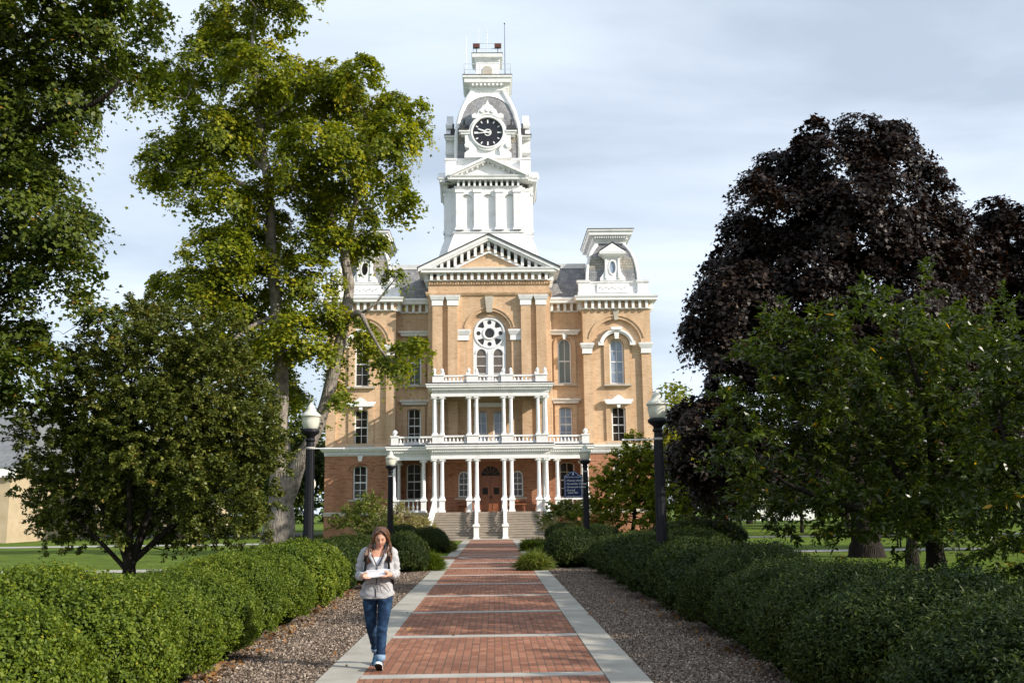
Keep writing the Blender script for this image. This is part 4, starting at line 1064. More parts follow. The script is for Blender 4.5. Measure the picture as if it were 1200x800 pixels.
# yellower outer sprays on the right side
k = MB()
y = 46
sk = skeleton(r, ([(base[0], 46, -.2), W(328, 610, y), W(330, 560, y), W(327, 500, y), W(330, 440, y), W(325, 370, y), W(318, 300, y + .5), W(316, 235, y), W(305, 150, y), W(295, 70, y), W(300, 10, y)],
                  [.95, .64, .52, .40, .32, .29, .26, .22, .16, .09, .05]),
              [([W(334, 590, y), W(350, 545, y - .3), W(372, 500, y - .5), W(390, 440, y - .5), W(403, 380, y - .4), W(409, 335, y), W(404, 300, y), W(412, 260, y), W(425, 200, y + .5), W(430, 140, y)], [.40, .34, .29, .27, .26, .25, .21, .16, .1, .04]),
               ([W(404, 300, y), W(392, 265, y), W(380, 220, y + 1), W(375, 150, y + 1)], [.2, .16, .11, .05]),
               ([W(403, 380, y - .4), W(420, 366, y - 1), W(432, 385, y - 1.2), W(450, 415, y - 1.3), W(470, 430, y - 1.4)], [.17, .14, .09, .05, .02]),
               ([W(316, 235, y), W(270, 210, y), W(225, 205, y - 1), W(190, 200, y - 1)], [.17, .12, .07, .03]),
               ([W(318, 300, y), W(275, 310, y - 1), W(240, 330, y - 1.5)], [.18, .11, .04]),
               ([W(305, 150, y), W(340, 120, y + 1), W(365, 100, y + 1)], [.12, .08, .03]),
               ([W(325, 370, y), W(290, 385, y - 1), W(262, 410, y - 1.5)], [.18, .11, .04]),
               ([W(312, 200, y), W(265, 160, y + .5), W(225, 120, y + .5), W(190, 112, y)], [.15, .1, .06, .02])],
              tg, base, 420, .035)
sk.build('trunk', M['bark'], T, smooth=True)

# ---- nearer dark maple filling the left edge; its trunk stands outside the frame
r = np.random.default_rng(22)
base = (-19.5, 25, 0); T = make_tree('maple_tree', 'large dark green maple overhanging the left edge of the photo', 'tree', base)
Lb = lobes_at(24.5, [(-10, 30, 110), (90, 40, 66), (70, -20, 80), (150, 10, 36), (180, 20, 24), (172, 48, 17), (160, 78, 20), (120, 90, 38), (182, 90, 9), (60, 110, 68), (10, 150, 85), (80, 160, 26), (50, 205, 52), (5, 250, 75), (70, 262, 42), (100, 272, 22), (60, 315, 52),
     (100, 318, 25), (5, 340, 60), (-10, 400, 55), (28, 398, 42), (55, 425, 24), (-30, 450, 60), (15, 455, 30), (118, 375, 17), (95, 350, 18), (-120, 60, 170), (-130, 250, 160), (-120, 400, 120), (-200, 150, 150), (-260, 320, 150)], 1.6, r)
o, tg = crown('crown', Lb, M['maple_dark'], r, clump=.50, per=130, dens=1.15, leaf=.12, parent=T, org=base, inner=.25, droop=.5)
y = 24.5
sk = skeleton(r, ([(-19.5, 25, -.2), (-19.3, 25, 2), (-19, 25, 5), (-18, 25, 9), (-17, 25, 13), (-16.5, 25, 18)], [.8, .55, .5, .42, .3, .12]),
              [([(-18.8, 25, 5.5), (-15.5, 25, 7), W(-20, 350, y), W(60, 310, y)], [.3, .2, .1, .03]), ([(-18, 25, 9), (-14, 25, 11), W(50, 150, y), W(120, 115, y - .5), W(140, 95, y - .6)], [.3, .2, .1, .06, .03]),
               ([(-17, 25, 13), W(40, 40, y), W(150, 10, y)], [.2, .09, .03]), ([(-19.1, 25, 4), W(-60, 440, y), W(20, 420, y)], [.22, .1, .03])], tg, base, 300, .025)
sk.build('trunk', M['bark_dark'], T, smooth=True)

# ---- crabapple behind the left hedge
r = np.random.default_rng(23)
Y = 26; base = (W(152, 650, Y)[0], Y, 0); T = make_tree('crabapple_tree', 'low wide crabapple tree with several dark stems behind the left hedge', 'tree', base)
Lb = lobes_at(Y, [(180, 372, 26), (150, 395, 42), (205, 395, 42), (250, 400, 36), (110, 425, 34), (85, 430, 14), (165, 440, 60), (240, 450, 56), (290, 465, 32), (105, 480, 52), (60, 470, 26), (60, 515, 42), (180, 510, 75), (260, 520, 62), (310, 510, 26), (315, 545, 24), (110, 560, 62),
     (45, 560, 26), (70, 590, 34), (180, 570, 56), (255, 580, 46), (302, 585, 26), (60, 612, 14), (125, 592, 38), (215, 598, 30), (285, 605, 20), (100, 612, 14), (235, 612, 16), (150, 622, 20), (112, 614, 18), (192, 618, 20), (58, 622, 16), (95, 630, 17), (205, 632, 18), (250, 630, 19), (298, 624, 15), (140, 634, 12), (215, 480, 60), (130, 500, 50), (290, 500, 40), (270, 600, 34)], 1.4, r)
o, tg = spray_crown('crown', Lb, M['apple'], r, 15, .42, 58, .09, 'oval', T, base, -.85)
skeleton(r, ([(base[0], Y, -.1), (base[0], Y, .55), (base[0] - .05, Y, .8)], [.2, .15, .13]),
         [([(base[0], Y, .45), W(172, 610, Y), W(200, 540, Y), W(215, 450, Y), W(210, 400, Y)], [.12, .1, .07, .05, .02]), ([(base[0], Y, .5), W(135, 620, Y), W(100, 560, Y), W(85, 500, Y)], [.1, .08, .05, .02]),
          ([(base[0], Y, .5), W(152, 600, Y - .4), W(150, 520, Y - .5), W(155, 430, Y)], [.1, .08, .05, .02]), ([(base[0], Y, .6), W(220, 600, Y + .3), W(270, 555, Y + .4), W(300, 520, Y)], [.09, .07, .05, .02]),
          ([(base[0], Y, .4), W(115, 632, Y), W(80, 600, Y)], [.07, .05, .02])], tg, base, 260, .014, .006).build('trunk', M['bark_dark'], T, smooth=True)

# ---- the purple-leaved maples on the right
r = np.random.default_rng(24)
Y = 37; base = (W(1015, 640, Y)[0], Y, 0); T = make_tree('purple_maple_tree', 'big dark purple-leaved maple with a domed crown right of the hall', 'tree', base, 'purple-leaved maples')
Lb = lobes_at(Y, [(1004, 150, 24), (1045, 155, 22), (950, 160, 22), (975, 190, 50), (1045, 190, 46), (1085, 205, 22), (915, 205, 34), (882, 228, 24), (1095, 240, 30), (870, 265, 24), (925, 260, 60), (1000, 260, 78), (1075, 285, 52), (1112, 300, 20), (880, 310, 46), (838, 312, 14),
     (860, 350, 48), (826, 372, 28), (812, 382, 14), (850, 405, 44), (940, 340, 80), (1040, 350, 80), (1110, 360, 50), (900, 420, 66), (980, 430, 80), (1070, 440, 80), (855, 440, 26), (815, 490, 30), (800, 478, 14), (815, 530, 32), (800, 560, 22), (860, 500, 50), (900, 540, 50), (850, 560, 34), (960, 520, 60), (1040, 520, 60)], 1.6, r, 1.1)
o, tg = crown('crown', Lb, M['purple'], r, clump=.58, per=135, dens=1.8, leaf=.16, parent=T, org=base, inner=.3, droop=.6)
skeleton(r, ([(base[0], Y, -.2), (base[0], Y, .35), (base[0], Y, 1), (base[0] - .1, Y, 3), (base[0] - .4, Y, 6), W(1000, 380, Y), W(1000, 240, Y)], [.85, .58, .5, .44, .36, .25, .06]),
         [([(base[0] - .2, Y, 3.6), W(930, 470, Y), W(860, 400, Y)], [.25, .15, .04]), ([(base[0] - .3, Y, 5), W(1070, 420, Y), W(1100, 320, Y)], [.22, .14, .04]), ([(base[0] - .2, Y, 3), W(900, 530, Y), W(830, 510, Y)], [.2, .12, .03])],
         tg, base, 200, .03).build('trunk', M['bark_dark'], T, smooth=True)
r = np.random.default_rng(25)
Y = 42; base = (W(1235, 640, Y)[0], Y, 0); T = make_tree('purple_maple_tree', 'second purple-leaved maple, lower and cut by the right edge', 'tree', base, 'purple-leaved maples')
Lb = lobes_at(Y, [(1168, 252, 18), (1190, 258, 28), (1150, 275, 16), (1142, 264, 20), (1160, 243, 15), (1126, 292, 30), (1120, 330, 34), (1115, 380, 40), (1150, 500, 60), (1200, 540, 70), (1170, 300, 42), (1215, 300, 60), (1140, 330, 38), (1180, 370, 62), (1240, 380, 80), (1130, 420, 50), (1200, 470, 80), (1280, 300, 70), (1300, 450, 80), (1150, 530, 60)], 1.5, r)
o, tg = crown('crown', Lb, M['purple'], r, clump=.62, per=110, dens=1.6, leaf=.19, parent=T, org=base, inner=.3, droop=.6)
skeleton(r, ([(base[0], Y, -.2), (base[0], Y, 1), (base[0], Y, 4), W(1220, 400, Y), W(1200, 300, Y)], [.7, .5, .42, .28, .06]), [([(base[0], Y, 4), W(1160, 440, Y), W(1140, 350, Y)], [.22, .14, .04])], tg, base, 90, .03).build('trunk', M['bark_dark'], T, smooth=True)

# ---- green cherry trees behind the right hedge
r = np.random.default_rng(26)
Y = 21; base = (W(1098, 672, 22)[0], 22, 0); T = make_tree('cherry_tree', 'green cherry tree with drooping pointed leaves and a few orange ones behind the right hedge', 'tree', base, 'cherry trees')
Lb = lobes_at(Y, [(1018, 350, 18), (1075, 345, 18), (1035, 380, 36), (935, 365, 16), (955, 392, 28), (905, 395, 14), (920, 415, 30), (990, 420, 44), (1080, 400, 44), (872, 432, 16), (895, 450, 34), (950, 455, 48), (1030, 465, 56), (1110, 450, 60), (860, 470, 16), (880, 500, 34), (930, 510, 50),
     (1000, 520, 60), (1080, 530, 62), (1140, 400, 34), (1160, 470, 56), (1170, 370, 26), (862, 545, 22), (900, 560, 38), (960, 570, 50), (1040, 580, 50), (1110, 585, 50), (880, 598, 18), (912, 608, 22), (925, 630, 14), (960, 615, 26), (1165, 560, 50), (1000, 612, 24), (890, 575, 30), (1050, 622, 26), (1100, 625, 28), (1140, 620, 26), (1070, 600, 34)], 1.6, r)
o, tg = spray_crown('crown', Lb, M['cherry'], r, 6, .7, 46, .15, 'long', T, base, -.8, .3)
bx = base[0]
skeleton(r, ([(bx, 22, -.1), (bx, 22, .8), (bx - .05, 22, 1.6), (bx - .1, 21.8, 2.2)], [.24, .2, .17, .15]),
         [([(bx, 22, 1.7), W(1040, 540, Y), W(980, 470, Y), W(930, 410, Y)], [.12, .09, .05, .02]), ([(bx, 22, 1.9), W(1090, 500, Y), W(1060, 400, Y)], [.12, .08, .02]), ([(bx, 22, 1.6), W(1020, 600, Y - .5), W(930, 570, Y - .8), W(890, 540, Y - .8)], [.1, .07, .04, .02]),
          ([(bx, 22, 2.), W(1150, 480, Y), W(1180, 400, Y)], [.1, .07, .02])], tg, base, 150, .016, .006).build('trunk', M['bark_dark'], T, smooth=True)
r = np.random.default_rng(27)
Y = 17.5; base = (W(1230, 700, 18)[0], 18, 0); T = make_tree('cherry_tree', 'cherry tree in deep shade reaching in from the right edge', 'tree', base, 'cherry trees')
Lb = lobes_at(Y, [(1170, 640, 26), (1195, 655, 30), (1190, 395, 22), (1220, 440, 60), (1165, 450, 30), (1190, 510, 50), (1240, 560, 70), (1160, 560, 34), (1185, 610, 42), (1240, 640, 50), (1300, 450, 80), (1330, 580, 90), (1140, 600, 22), (1400, 480, 90)], 1.0, r)
o, tg = spray_crown('crown', Lb, M['cherry'], r, 6, .65, 44, .14, 'long', T, base, -.8, .3)
bx = base[0]
skeleton(r, ([(bx, 18, -.1), (bx, 18, .8), (bx, 18, 1.8), (bx, 18, 3.5)], [.22, .18, .15, .06]), [([(bx, 18, 1.6), W(1190, 560, Y), W(1170, 480, Y)], [.1, .06, .02])], tg, base, 80, .016, .006).build('trunk', M['bark_dark'], T, smooth=True)
# the same kind of tree beside and behind the viewer: they shade the walk
for i, (x, y, h, wr) in enumerate([(10.6, 12.6, 6.9, 2.5), (11.5, 6.8, 5.9, 2.4), (15.0, 1.5, 5.3, 2.6), (9.7, 1.5, 3.4, 1.9), (17.5, 9.0, 6.0, 2.8)]):
    r = np.random.default_rng(40 + i); base = (x, y, 0)
    T = make_tree('cherry_tree', 'shade-casting cherry tree outside the frame on the right, number %s from the hedge end' % ['two', 'three', 'four', 'five', 'six'][i], 'tree', base, 'cherry trees')
    Lb = [(x + r.uniform(-.5, .5) * wr, y + r.uniform(-.6, .6) * wr, h - r.uniform(.9, 2.2), wr * r.uniform(.45, .7), wr * .6, wr * .42) for _ in range(9)]
    o, tg = spray_crown('crown', Lb, M['cherry'], r, 3.2, .7, 40, .15, 'long', T, base, -.8, .1)
    skeleton(r, ([(x, y, -.1), (x, y, 1), (x, y, 2), (x, y, h - 1.2)], [.2, .16, .13, .05]), [], tg, base, 40, .016, .006).build('trunk', M['bark_dark'], T, smooth=True)

# ---- smaller trees on the lawns
def small_tree(name, label, cat, Y, basepx, lobes, material, seed, leaf, group=None, templ='oval', tr=.12, tw=2.2, ln=.5, per=36, zmin=-.8, bark='bark_dark', upw=.5):
    r = np.random.default_rng(seed); base = (W(basepx, 640, Y)[0], Y, 0); T = make_tree(name, label, cat, base, group)
    Lb = lobes_at(Y, lobes, .8, r); o, tg = spray_crown('crown', Lb, material, r, tw, ln, per, leaf, templ, T, base, zmin, upw)
    c = Lb[0]
    skeleton(r, ([(base[0], Y, -.1), (base[0], Y, .6), (base[0] + .1, Y, 1.4), (c[0], Y, c[2])], [tr * 1.4, tr, tr * .8, tr * .3]), [], tg, base, 60, .02, .008).build('trunk', M[bark], T, smooth=True)
    return T
small_tree('magnolia_tree', 'bushy upright small tree between the sign and the right lamp', 'tree', 52, 742,
           [(745, 560, 36), (745, 530, 18), (720, 575, 30), (775, 570, 34), (700, 600, 20), (745, 600, 38), (785, 600, 26), (760, 545, 24), (710, 555, 12), (790, 550, 18)], M['maple'], 31, .15, tw=6, ln=.7, per=44)
small_tree('young_tree', 'young tree with thin forked trunk on the sunny lawn at right', 'tree', 50, 856, [(855, 590, 22), (838, 598, 16), (874, 598, 16), (860, 570, 22), (835, 575, 16), (885, 580, 14)], M['cherry'], 32, .15, tr=.09, tw=9, per=36)
small_tree('young_tree', 'slim young tree standing behind the right hedge end near the lamp', 'tree', 56, 812, [(812, 590, 16), (800, 575, 16), (822, 580, 14), (810, 560, 18)], M['yew'], 33, .16, tr=.1, tw=9)
small_tree('shade_tree', 'small tree whose dark trunk shows between the cherry and purple maple', 'tree', 29, 1068, [(1068, 560, 40), (1040, 520, 44), (1100, 510, 44), (1060, 450, 50), (1095, 420, 40), (1030, 430, 36)], M['cherry'], 34, .15, tr=.17, tw=5)

# ---- trees beyond: a few kinds, copied
def far_tree(seed, h, w, material, leaf=.42, per=40, dens=1.0):
    r = np.random.default_rng(seed); T = empty('lawn_tree', (0, 0, 0))
    Lb = [(r.uniform(-.32, .32) * w, r.uniform(-.3, .3) * w, h * r.uniform(.38, .86), w * r.uniform(.2, .34), w * .28, h * r.uniform(.12, .2)) for _ in range(11)] + [(0, 0, h * .62, w * .36, w * .36, h * .26)]
    o, tg = crown('crown', Lb, material, r, clump=1.1, per=per, dens=dens, leaf=leaf, templ='dia', parent=T, inner=.3, zmin=-.8, droop=.4)
    skeleton(r, ([(0, 0, -.3), (0, 0, h * .12), (0, 0, h * .35), (.2, 0, h * .75)], [h * .035, h * .026, h * .02, h * .006]), [], tg, (0, 0, 0), 40, .04).build('trunk', M['bark_dark'], T, smooth=True)
    return T
kinds = [far_tree(51, 11, 10, M['far_leaf']), far_tree(52, 12.5, 9, M['maple']), far_tree(53, 9.5, 10, M['far_leaf'])]
spots = [(-17.5, 84, 1.0, 0), (-24, 78, .95, 1), (-33, 96, 1.0, 2), (-42, 105, 1.1, 0), (-20, 110, 1.15, 1), (-52, 112, .95, 0), (-62, 96, .8, 2), (-30, 125, 1.2, 1), (18.6, 96, 1.12, 1), (24, 104, 1.0, 0), (31, 88, .85, 2), (38, 100, 1.0, 0),
         (47, 94, .95, 1), (55, 108, 1.0, 2), (30, 118, 1.1, 0), (66, 98, 1.0, 0), (78, 112, 1.0, 1), (44, 122, 1.1, 2), (60, 126, 1.1, 1), (-75, 120, 1.1, 0), (26, 66, .62, 0), (33, 59, .66, 2), (41, 55, .7, 1), (22.5, 73.5, .5, 2)]
ordw = ['first', 'second', 'third', 'fourth', 'fifth', 'sixth', 'seventh', 'eighth', 'ninth', 'tenth', 'eleventh', 'twelfth', 'thirteenth', 'fourteenth', 'fifteenth', 'sixteenth', 'seventeenth', 'eighteenth', 'nineteenth', 'twentieth']
lft = sorted([s for s in spots if s[0] < 0], key=lambda s: -s[0]); rgt = sorted([s for s in spots if s[0] > 0], key=lambda s: s[0])
used = set()
for side, L_ in (('left', lft), ('right', rgt)):
    for i, (x, y, s, k) in enumerate(L_):
        if k in used: T = copy_tree(kinds[k])
        else: T = kinds[k]; used.add(k)
        T.location = (x, y, 0); T.scale = (s, s, s); T.rotation_euler.z = (i * 2.1 + k) % 6.28
        tag(T, '%s leafy lawn tree counted outward from the hall, on its %s' % (ordw[i], side), 'tree', 'leafy trees on the lawns beyond')
# far-off wood that closes the horizon
r = np.random.default_rng(60); Pn = []
for x in np.arange(-420, 421, 9.0):
    if abs(x) < 10: continue
    Pn.append((x + r.uniform(-3, 3), 190 + abs(x) * .15 + r.uniform(-8, 8), r.uniform(3, 5), 8, 6, r.uniform(4, 6.5)))
o, _ = crown('distant_woods', Pn, M['far_leaf'], r, clump=2.6, per=36, dens=1.5, leaf=1.15, templ='dia', zmin=-.7)
tag(o, 'distant line of dark green woods at the horizon', 'woods', kind='stuff')

# ================================================================== clipped shrubs
def shrub_mesh(name, seed, n, leaf, rx, ry, h, m, shoot=.075, upl=.6, templ='oval', lump=.045):
    r = np.random.default_rng(seed); per = 9; ns = n // per; d = sphere_dirs(ns, r, -.5); ns = len(d)
    ph = r.uniform(0, 6.28, 24); fr = np.vstack([r.uniform(-4, 4, (10, 3)), r.uniform(-13, 13, (14, 3))])
    am = np.array([lump / 3] * 10 + [lump / 6] * 14)
    def radf(d, hi=True):
        s = np.ones(len(d))
        for i in range(24 if hi else 10): s += am[i] * np.sin(d @ fr[i] + ph[i])
        return s * (np.abs(d[:, 0]) ** 2.1 + np.abs(d[:, 1]) ** 2.1 + np.abs(d[:, 2]) ** 2.1) ** (-1 / 2.1)
    S3 = np.array([rx, ry, h * .57]); C3 = np.array([0, 0, h * .44])
    R_ = radf(d) * np.where(r.random(ns) < .3, r.uniform(.84, .95, ns), r.uniform(.94, 1.0, ns))
    P0 = d * R_[:, None] * S3 + C3; g0 = unit(d / S3); D0 = unit(g0 * .75 + np.array([0, 0, upl]) + r.normal(size=(ns, 3)) * .3)
    idx = np.repeat(np.arange(ns), per); n = len(idx); s_ = np.tile(np.linspace(0, 1, per), ns); ln = shoot * r.uniform(.5, 1.5, ns)
    sd = unit(r.normal(size=(n, 3)))
    P = P0[idx] + D0[idx] * (s_ * ln[idx])[:, None] + sd * leaf * .25
    ok = P[:, 2] > .02; P, idx, sd, s_ = P[ok], idx[ok], sd[ok], s_[ok]; n = len(P)
    D = unit(D0[idx] * .8 + sd * .75 + r.normal(size=(n, 3)) * .15); N = unit(g0[idx] * .7 + np.array([0, 0, .3]) + r.normal(size=(n, 3)) * .55)
    patch = np.sin(P[:, 0] * 3.1 + ph[0]) * np.sin(P[:, 1] * 2.7 + ph[1]) + np.sin(P[:, 2] * 5 + P[:, 0] * 2 + ph[2]) * .6
    t = np.clip(.38 + .11 * patch + .16 * s_ + (r.normal(size=ns) * .12)[idx] + r.normal(size=n) * .12, 0, 1)
    V, k = leaf_verts(P, N, D, leaf * r.uniform(.7, 1.3, n), templ, .25)
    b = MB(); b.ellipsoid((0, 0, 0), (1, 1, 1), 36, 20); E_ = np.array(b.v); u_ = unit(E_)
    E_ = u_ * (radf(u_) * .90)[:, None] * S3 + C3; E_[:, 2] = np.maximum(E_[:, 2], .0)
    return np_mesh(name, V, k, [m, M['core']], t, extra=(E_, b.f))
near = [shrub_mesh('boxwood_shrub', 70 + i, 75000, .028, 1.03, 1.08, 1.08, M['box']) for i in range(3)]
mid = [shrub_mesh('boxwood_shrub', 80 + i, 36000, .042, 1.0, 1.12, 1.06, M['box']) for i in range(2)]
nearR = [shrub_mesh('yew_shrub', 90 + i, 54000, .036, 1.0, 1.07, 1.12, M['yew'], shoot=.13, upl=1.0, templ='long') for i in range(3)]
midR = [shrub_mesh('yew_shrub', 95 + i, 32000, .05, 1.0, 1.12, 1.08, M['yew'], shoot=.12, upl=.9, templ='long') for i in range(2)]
def put(mesh, name, x, y, sc, rz, label, cat='shrub', group=None):
    o = link(name, mesh, None, (x, y, 0)); o.scale = sc if isinstance(sc, tuple) else (sc, sc, sc); o.rotation_euler.z = rz
    return tag(o, label, cat, group)
r = np.random.default_rng(66)
ys = [5.7, 7.6, 9.5, 11.35, 13.2, 15.05, 16.9, 18.8, 20.7, 22.6, 24.6, 26.6, 28.7, 30.9]
for i, y in enumerate(ys):
    me = near[i % 3] if y < 17 else mid[i % 2] if y < 22 else midR[i % 2]  # farther shrubs take the darker leaf mesh, imitating shade from the maple
    s = 1.0 + r.uniform(-.06, .06) + (.06 if y < 13 else 0)
    put(me, 'boxwood_shrub', -4.06 + r.uniform(-.06, .06) - (.04 if y < 12 else 0), y, (s, s * .94, s * r.uniform(.95, 1.1)), r.choice([0, PI]) + r.uniform(-.3, .3),
        'rounded green boxwood shrub, %s from the viewer in the left hedge row' % ordw[i], group='boxwood shrubs lining the left of the walk')
for i, y in enumerate([24.0, 27.0]):
    put(midR[i % 2], 'boxwood_shrub', -5.4 + r.uniform(-.1, .1), y, (.9, 1.0, .88), r.uniform(0, 6), 'boxwood shrub, %s from the viewer in the back row of the left hedge' % ordw[i], group='boxwood shrubs lining the left of the walk')
ysr = [5.2, 7.1, 9.05, 11.0, 13.0, 15.0, 17.0, 19.0, 21.0, 23.0, 25.0, 27.0, 29.0]
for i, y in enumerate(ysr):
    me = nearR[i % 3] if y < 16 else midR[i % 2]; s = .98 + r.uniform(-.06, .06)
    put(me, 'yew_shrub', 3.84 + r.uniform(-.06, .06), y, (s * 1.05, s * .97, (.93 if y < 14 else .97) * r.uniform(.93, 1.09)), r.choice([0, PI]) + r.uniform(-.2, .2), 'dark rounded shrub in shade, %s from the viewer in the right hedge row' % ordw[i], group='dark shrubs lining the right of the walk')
for i, (x, y, s) in enumerate([(5.3, 24.5, .86), (5.0, 28.0, .9), (4.6, 31.5, .95), (6.4, 33.0, 1.0), (6.9, 37, 1.15), (8.2, 39.5, 1.2)]):
    put(midR[i % 2], 'yew_shrub', x, y, (s * 1.1, s * 1.2, s), r.uniform(0, 6), 'dark shrub, %s from the viewer in the back row of the right hedge' % ordw[i], group='dark shrubs lining the right of the walk')
# singles near the crossing and the steps
put(midR[0], 'boxwood_shrub', -2.72, 31.2, (.62, .62, 1.02), 1.0, 'round boxwood ball beside the walk right behind the walking woman')
put(midR[1], 'boxwood_shrub', -2.95, 45.5, (.82, .8, .98), 2.0, 'round boxwood ball near the left foot of the stairs')
put(midR[0], 'boxwood_shrub', -4.3, 47.0, (.95, .9, 1.05), 3.0, 'wide boxwood ball left of the ball near the stairs')
put(midR[0], 'yew_shrub', 2.55, 32.6, (.72, .8, 1.08), 2.0, 'dark shrub at the walk corner where the right hedge row ends')
put(midR[1], 'yew_shrub', 3.35, 49.0, (.72, .75, 1.05), 1.0, 'dark round ball near the right foot of the stairs')
put(midR[1], 'yew_shrub', 4.9, 47.5, (1.0, .9, 1.0), 1.0, 'dark round shrub below the blue sign')

# loose bushes and planting beside the porch
def loose(name, label, cat, x, y, lobes, material, seed, leaf, templ='oval', tw=5, ln=.4, per=26, group=None, upw=.5):
    r = np.random.default_rng(seed)
    o, _ = spray_crown(name, [(a, b_, c, d_, d_, e) for (a, b_, c, d_, e) in lobes], material, r, tw, ln, per, leaf, templ, None, (0, 0, 0), -.3, upw)
    o.location = (x, y, 0); return tag(o, label, cat, group)
bush = [(0, 0, .75, 1.0, .8), (-.8, .2, .6, .8, .65), (.8, -.1, .55, .8, .6), (.2, .3, 1.2, .7, .6)]
p = at(428, 600, 60); loose('hydrangea_bush', 'yellow-green flowering bush against the left brick wall', 'bush', p.x, 60, [(a * 1.25, b_, c * 1.75, d_ * 1.25, e * 1.35) for a, b_, c, d_, e in bush], M['light_leaf'], 101, .13, tw=9, ln=.6)
p = at(462, 612, 56); loose('flowering_bush', 'dusky pink and green bush right of the lamp by the porch', 'bush', p.x, 56, [(a, b_, c * 1.3, d_, e) for a, b_, c, d_, e in bush], M['straw'], 102, .12, tw=9, ln=.6)
p = at(445, 610, 54); loose('green_bush', 'low green bush in front of the flowering bushes by the porch', 'bush', p.x, 54, [(a, b_, c, d_ * .9, e * .8) for a, b_, c, d_, e in bush], M['apple'], 103, .12, tw=10)
p = at(492, 612, 57); loose('plume_grass', 'straw-coloured ornamental grass left of the stair rail', 'ornamental grass', p.x, 57, [(0, 0, .5, .6, .8)], M['straw'], 104, .5, 'blade', 26, .6, 24, upw=1.4)
p = at(662, 588, 55); loose('leafy_shrub', 'bright green leafy shrub below the blue sign', 'bush', p.x, 55, [(0, 0, 1.6, .85, .6), (-.5, 0, 1.3, .7, .6), (.5, .1, 1.5, .6, .5), (0, 0, .9, .9, .7)], M['light_leaf'], 105, .16, tw=9, ln=.6)
p = at(655, 608, 52); loose('flower_clump', 'red flowers with grassy leaves below the blue sign', 'flowers', p.x, 52, [(0, 0, .8, .8, .5), (.5, 0, .6, .6, .5)], M['straw'], 106, .28, 'blade', 14, .5, 22, upw=.8)
p = at(661, 606, 51.5); loose('red_flowers', 'cluster of deep red blooms below the sign', 'flowers', p.x, 51.5, [(0, 0, 1.1, .5, .35), (-.3, 0, .8, .3, .2)], M['flower'], 107, .11, 'oval', 7, .2, 16)
p = at(698, 606, 52); loose('red_flowers', 'red blooms right of the far right lamp', 'flowers', p.x, 52, [(0, 0, 1.0, .5, .35)], M['flower'], 108, .11, 'oval', 7, .2, 14)
p = at(700, 606, 52.5); loose('flower_clump', 'grassy pale clump right of the far right lamp', 'flowers', p.x, 52.5, [(0, 0, .9, .8, .6)], M['straw'], 109, .3, 'blade', 14, .5, 22, upw=.9)
for i, (px, py, w) in enumerate([(515, 643, .35), (522, 636, .3), (503, 663, .3), (632, 641, .4), (622, 643, .3), (626, 664, .35), (637, 657, .35)]):
    Yg = 1.8 * 1130 / (py - 599) * 1.0; Yg = min(Yg, 47); p = at(px, py, Yg)
    loose('grass_tuft', ['tuft of grass at the left corner by the stairs', 'thin grass tuft nearest the stairs on the left', 'grass tuft at the foot of the round ball behind the woman', 'wide grass tuft by the right stair corner',
          'thin grass tuft nearest the stairs on the right', 'grass tuft at the right walk corner', 'grass tuft against the last shrub of the right hedge'][i], 'grass tuft', p.x, Yg, [(0, 0, .16, w * 1.1, .25), (w * .6, 0, .12, w * .7, .2), (-w * .6, 0, .12, w * .7, .2)], M['light_leaf'] if i % 2 else M['box'], 120 + i, .28, 'blade', 160, .18, 26, upw=1.6, group='grass tufts edging the walk')

# chips on the mulch beds, dead leaves along the hedge feet
r = np.random.default_rng(130)
def scatter(name, n, areas, m, size, templ, z=.02, tilt=.5, t_mu=.5, label=None, cat=None):
    P = []
    for (x0, x1, y0, y1, f) in areas:
        k = int(n * f); yy = y0 + (y1 - y0) * r.random(k) ** 1.5; P.append(np.stack([r.uniform(x0, x1, k), yy, np.full(k, z) + r.uniform(0, .015, k)], 1))
    P = np.vstack(P); k = len(P); N = unit(np.array([0, 0, 1.]) + r.normal(size=(k, 3)) * tilt); D = r.normal(size=(k, 3))
    V, q = leaf_verts(P, N, D, size * r.uniform(.5, 1.5, k), templ, .2)
    o = link(name, np_mesh(name, V, q, [m], np.clip(r.normal(size=k) * .25 + t_mu, 0, 1))); return tag(o, label, cat, kind='stuff')
scatter('bark_mulch', 200000, [(-3.35, PX - 1.8, 5.5, 33, .5), (PX + 1.8, 3.3, 5.5, 33, .5)], M['chip'], .026, 'dia', label='shredded bark mulch beside the walk', cat='mulch')
scatter('fallen_leaves', 900, [(-3.45, -2.95, 6, 26, .55), (2.8, 3.2, 7, 20, .12), (-3.2, 3.2, 6, 40, .06)], M['dead_leaf'], .07, 'lobed', .035, .6, .6, 'fallen brown leaves along the hedge foot', 'leaves')
r2 = np.random.default_rng(131)
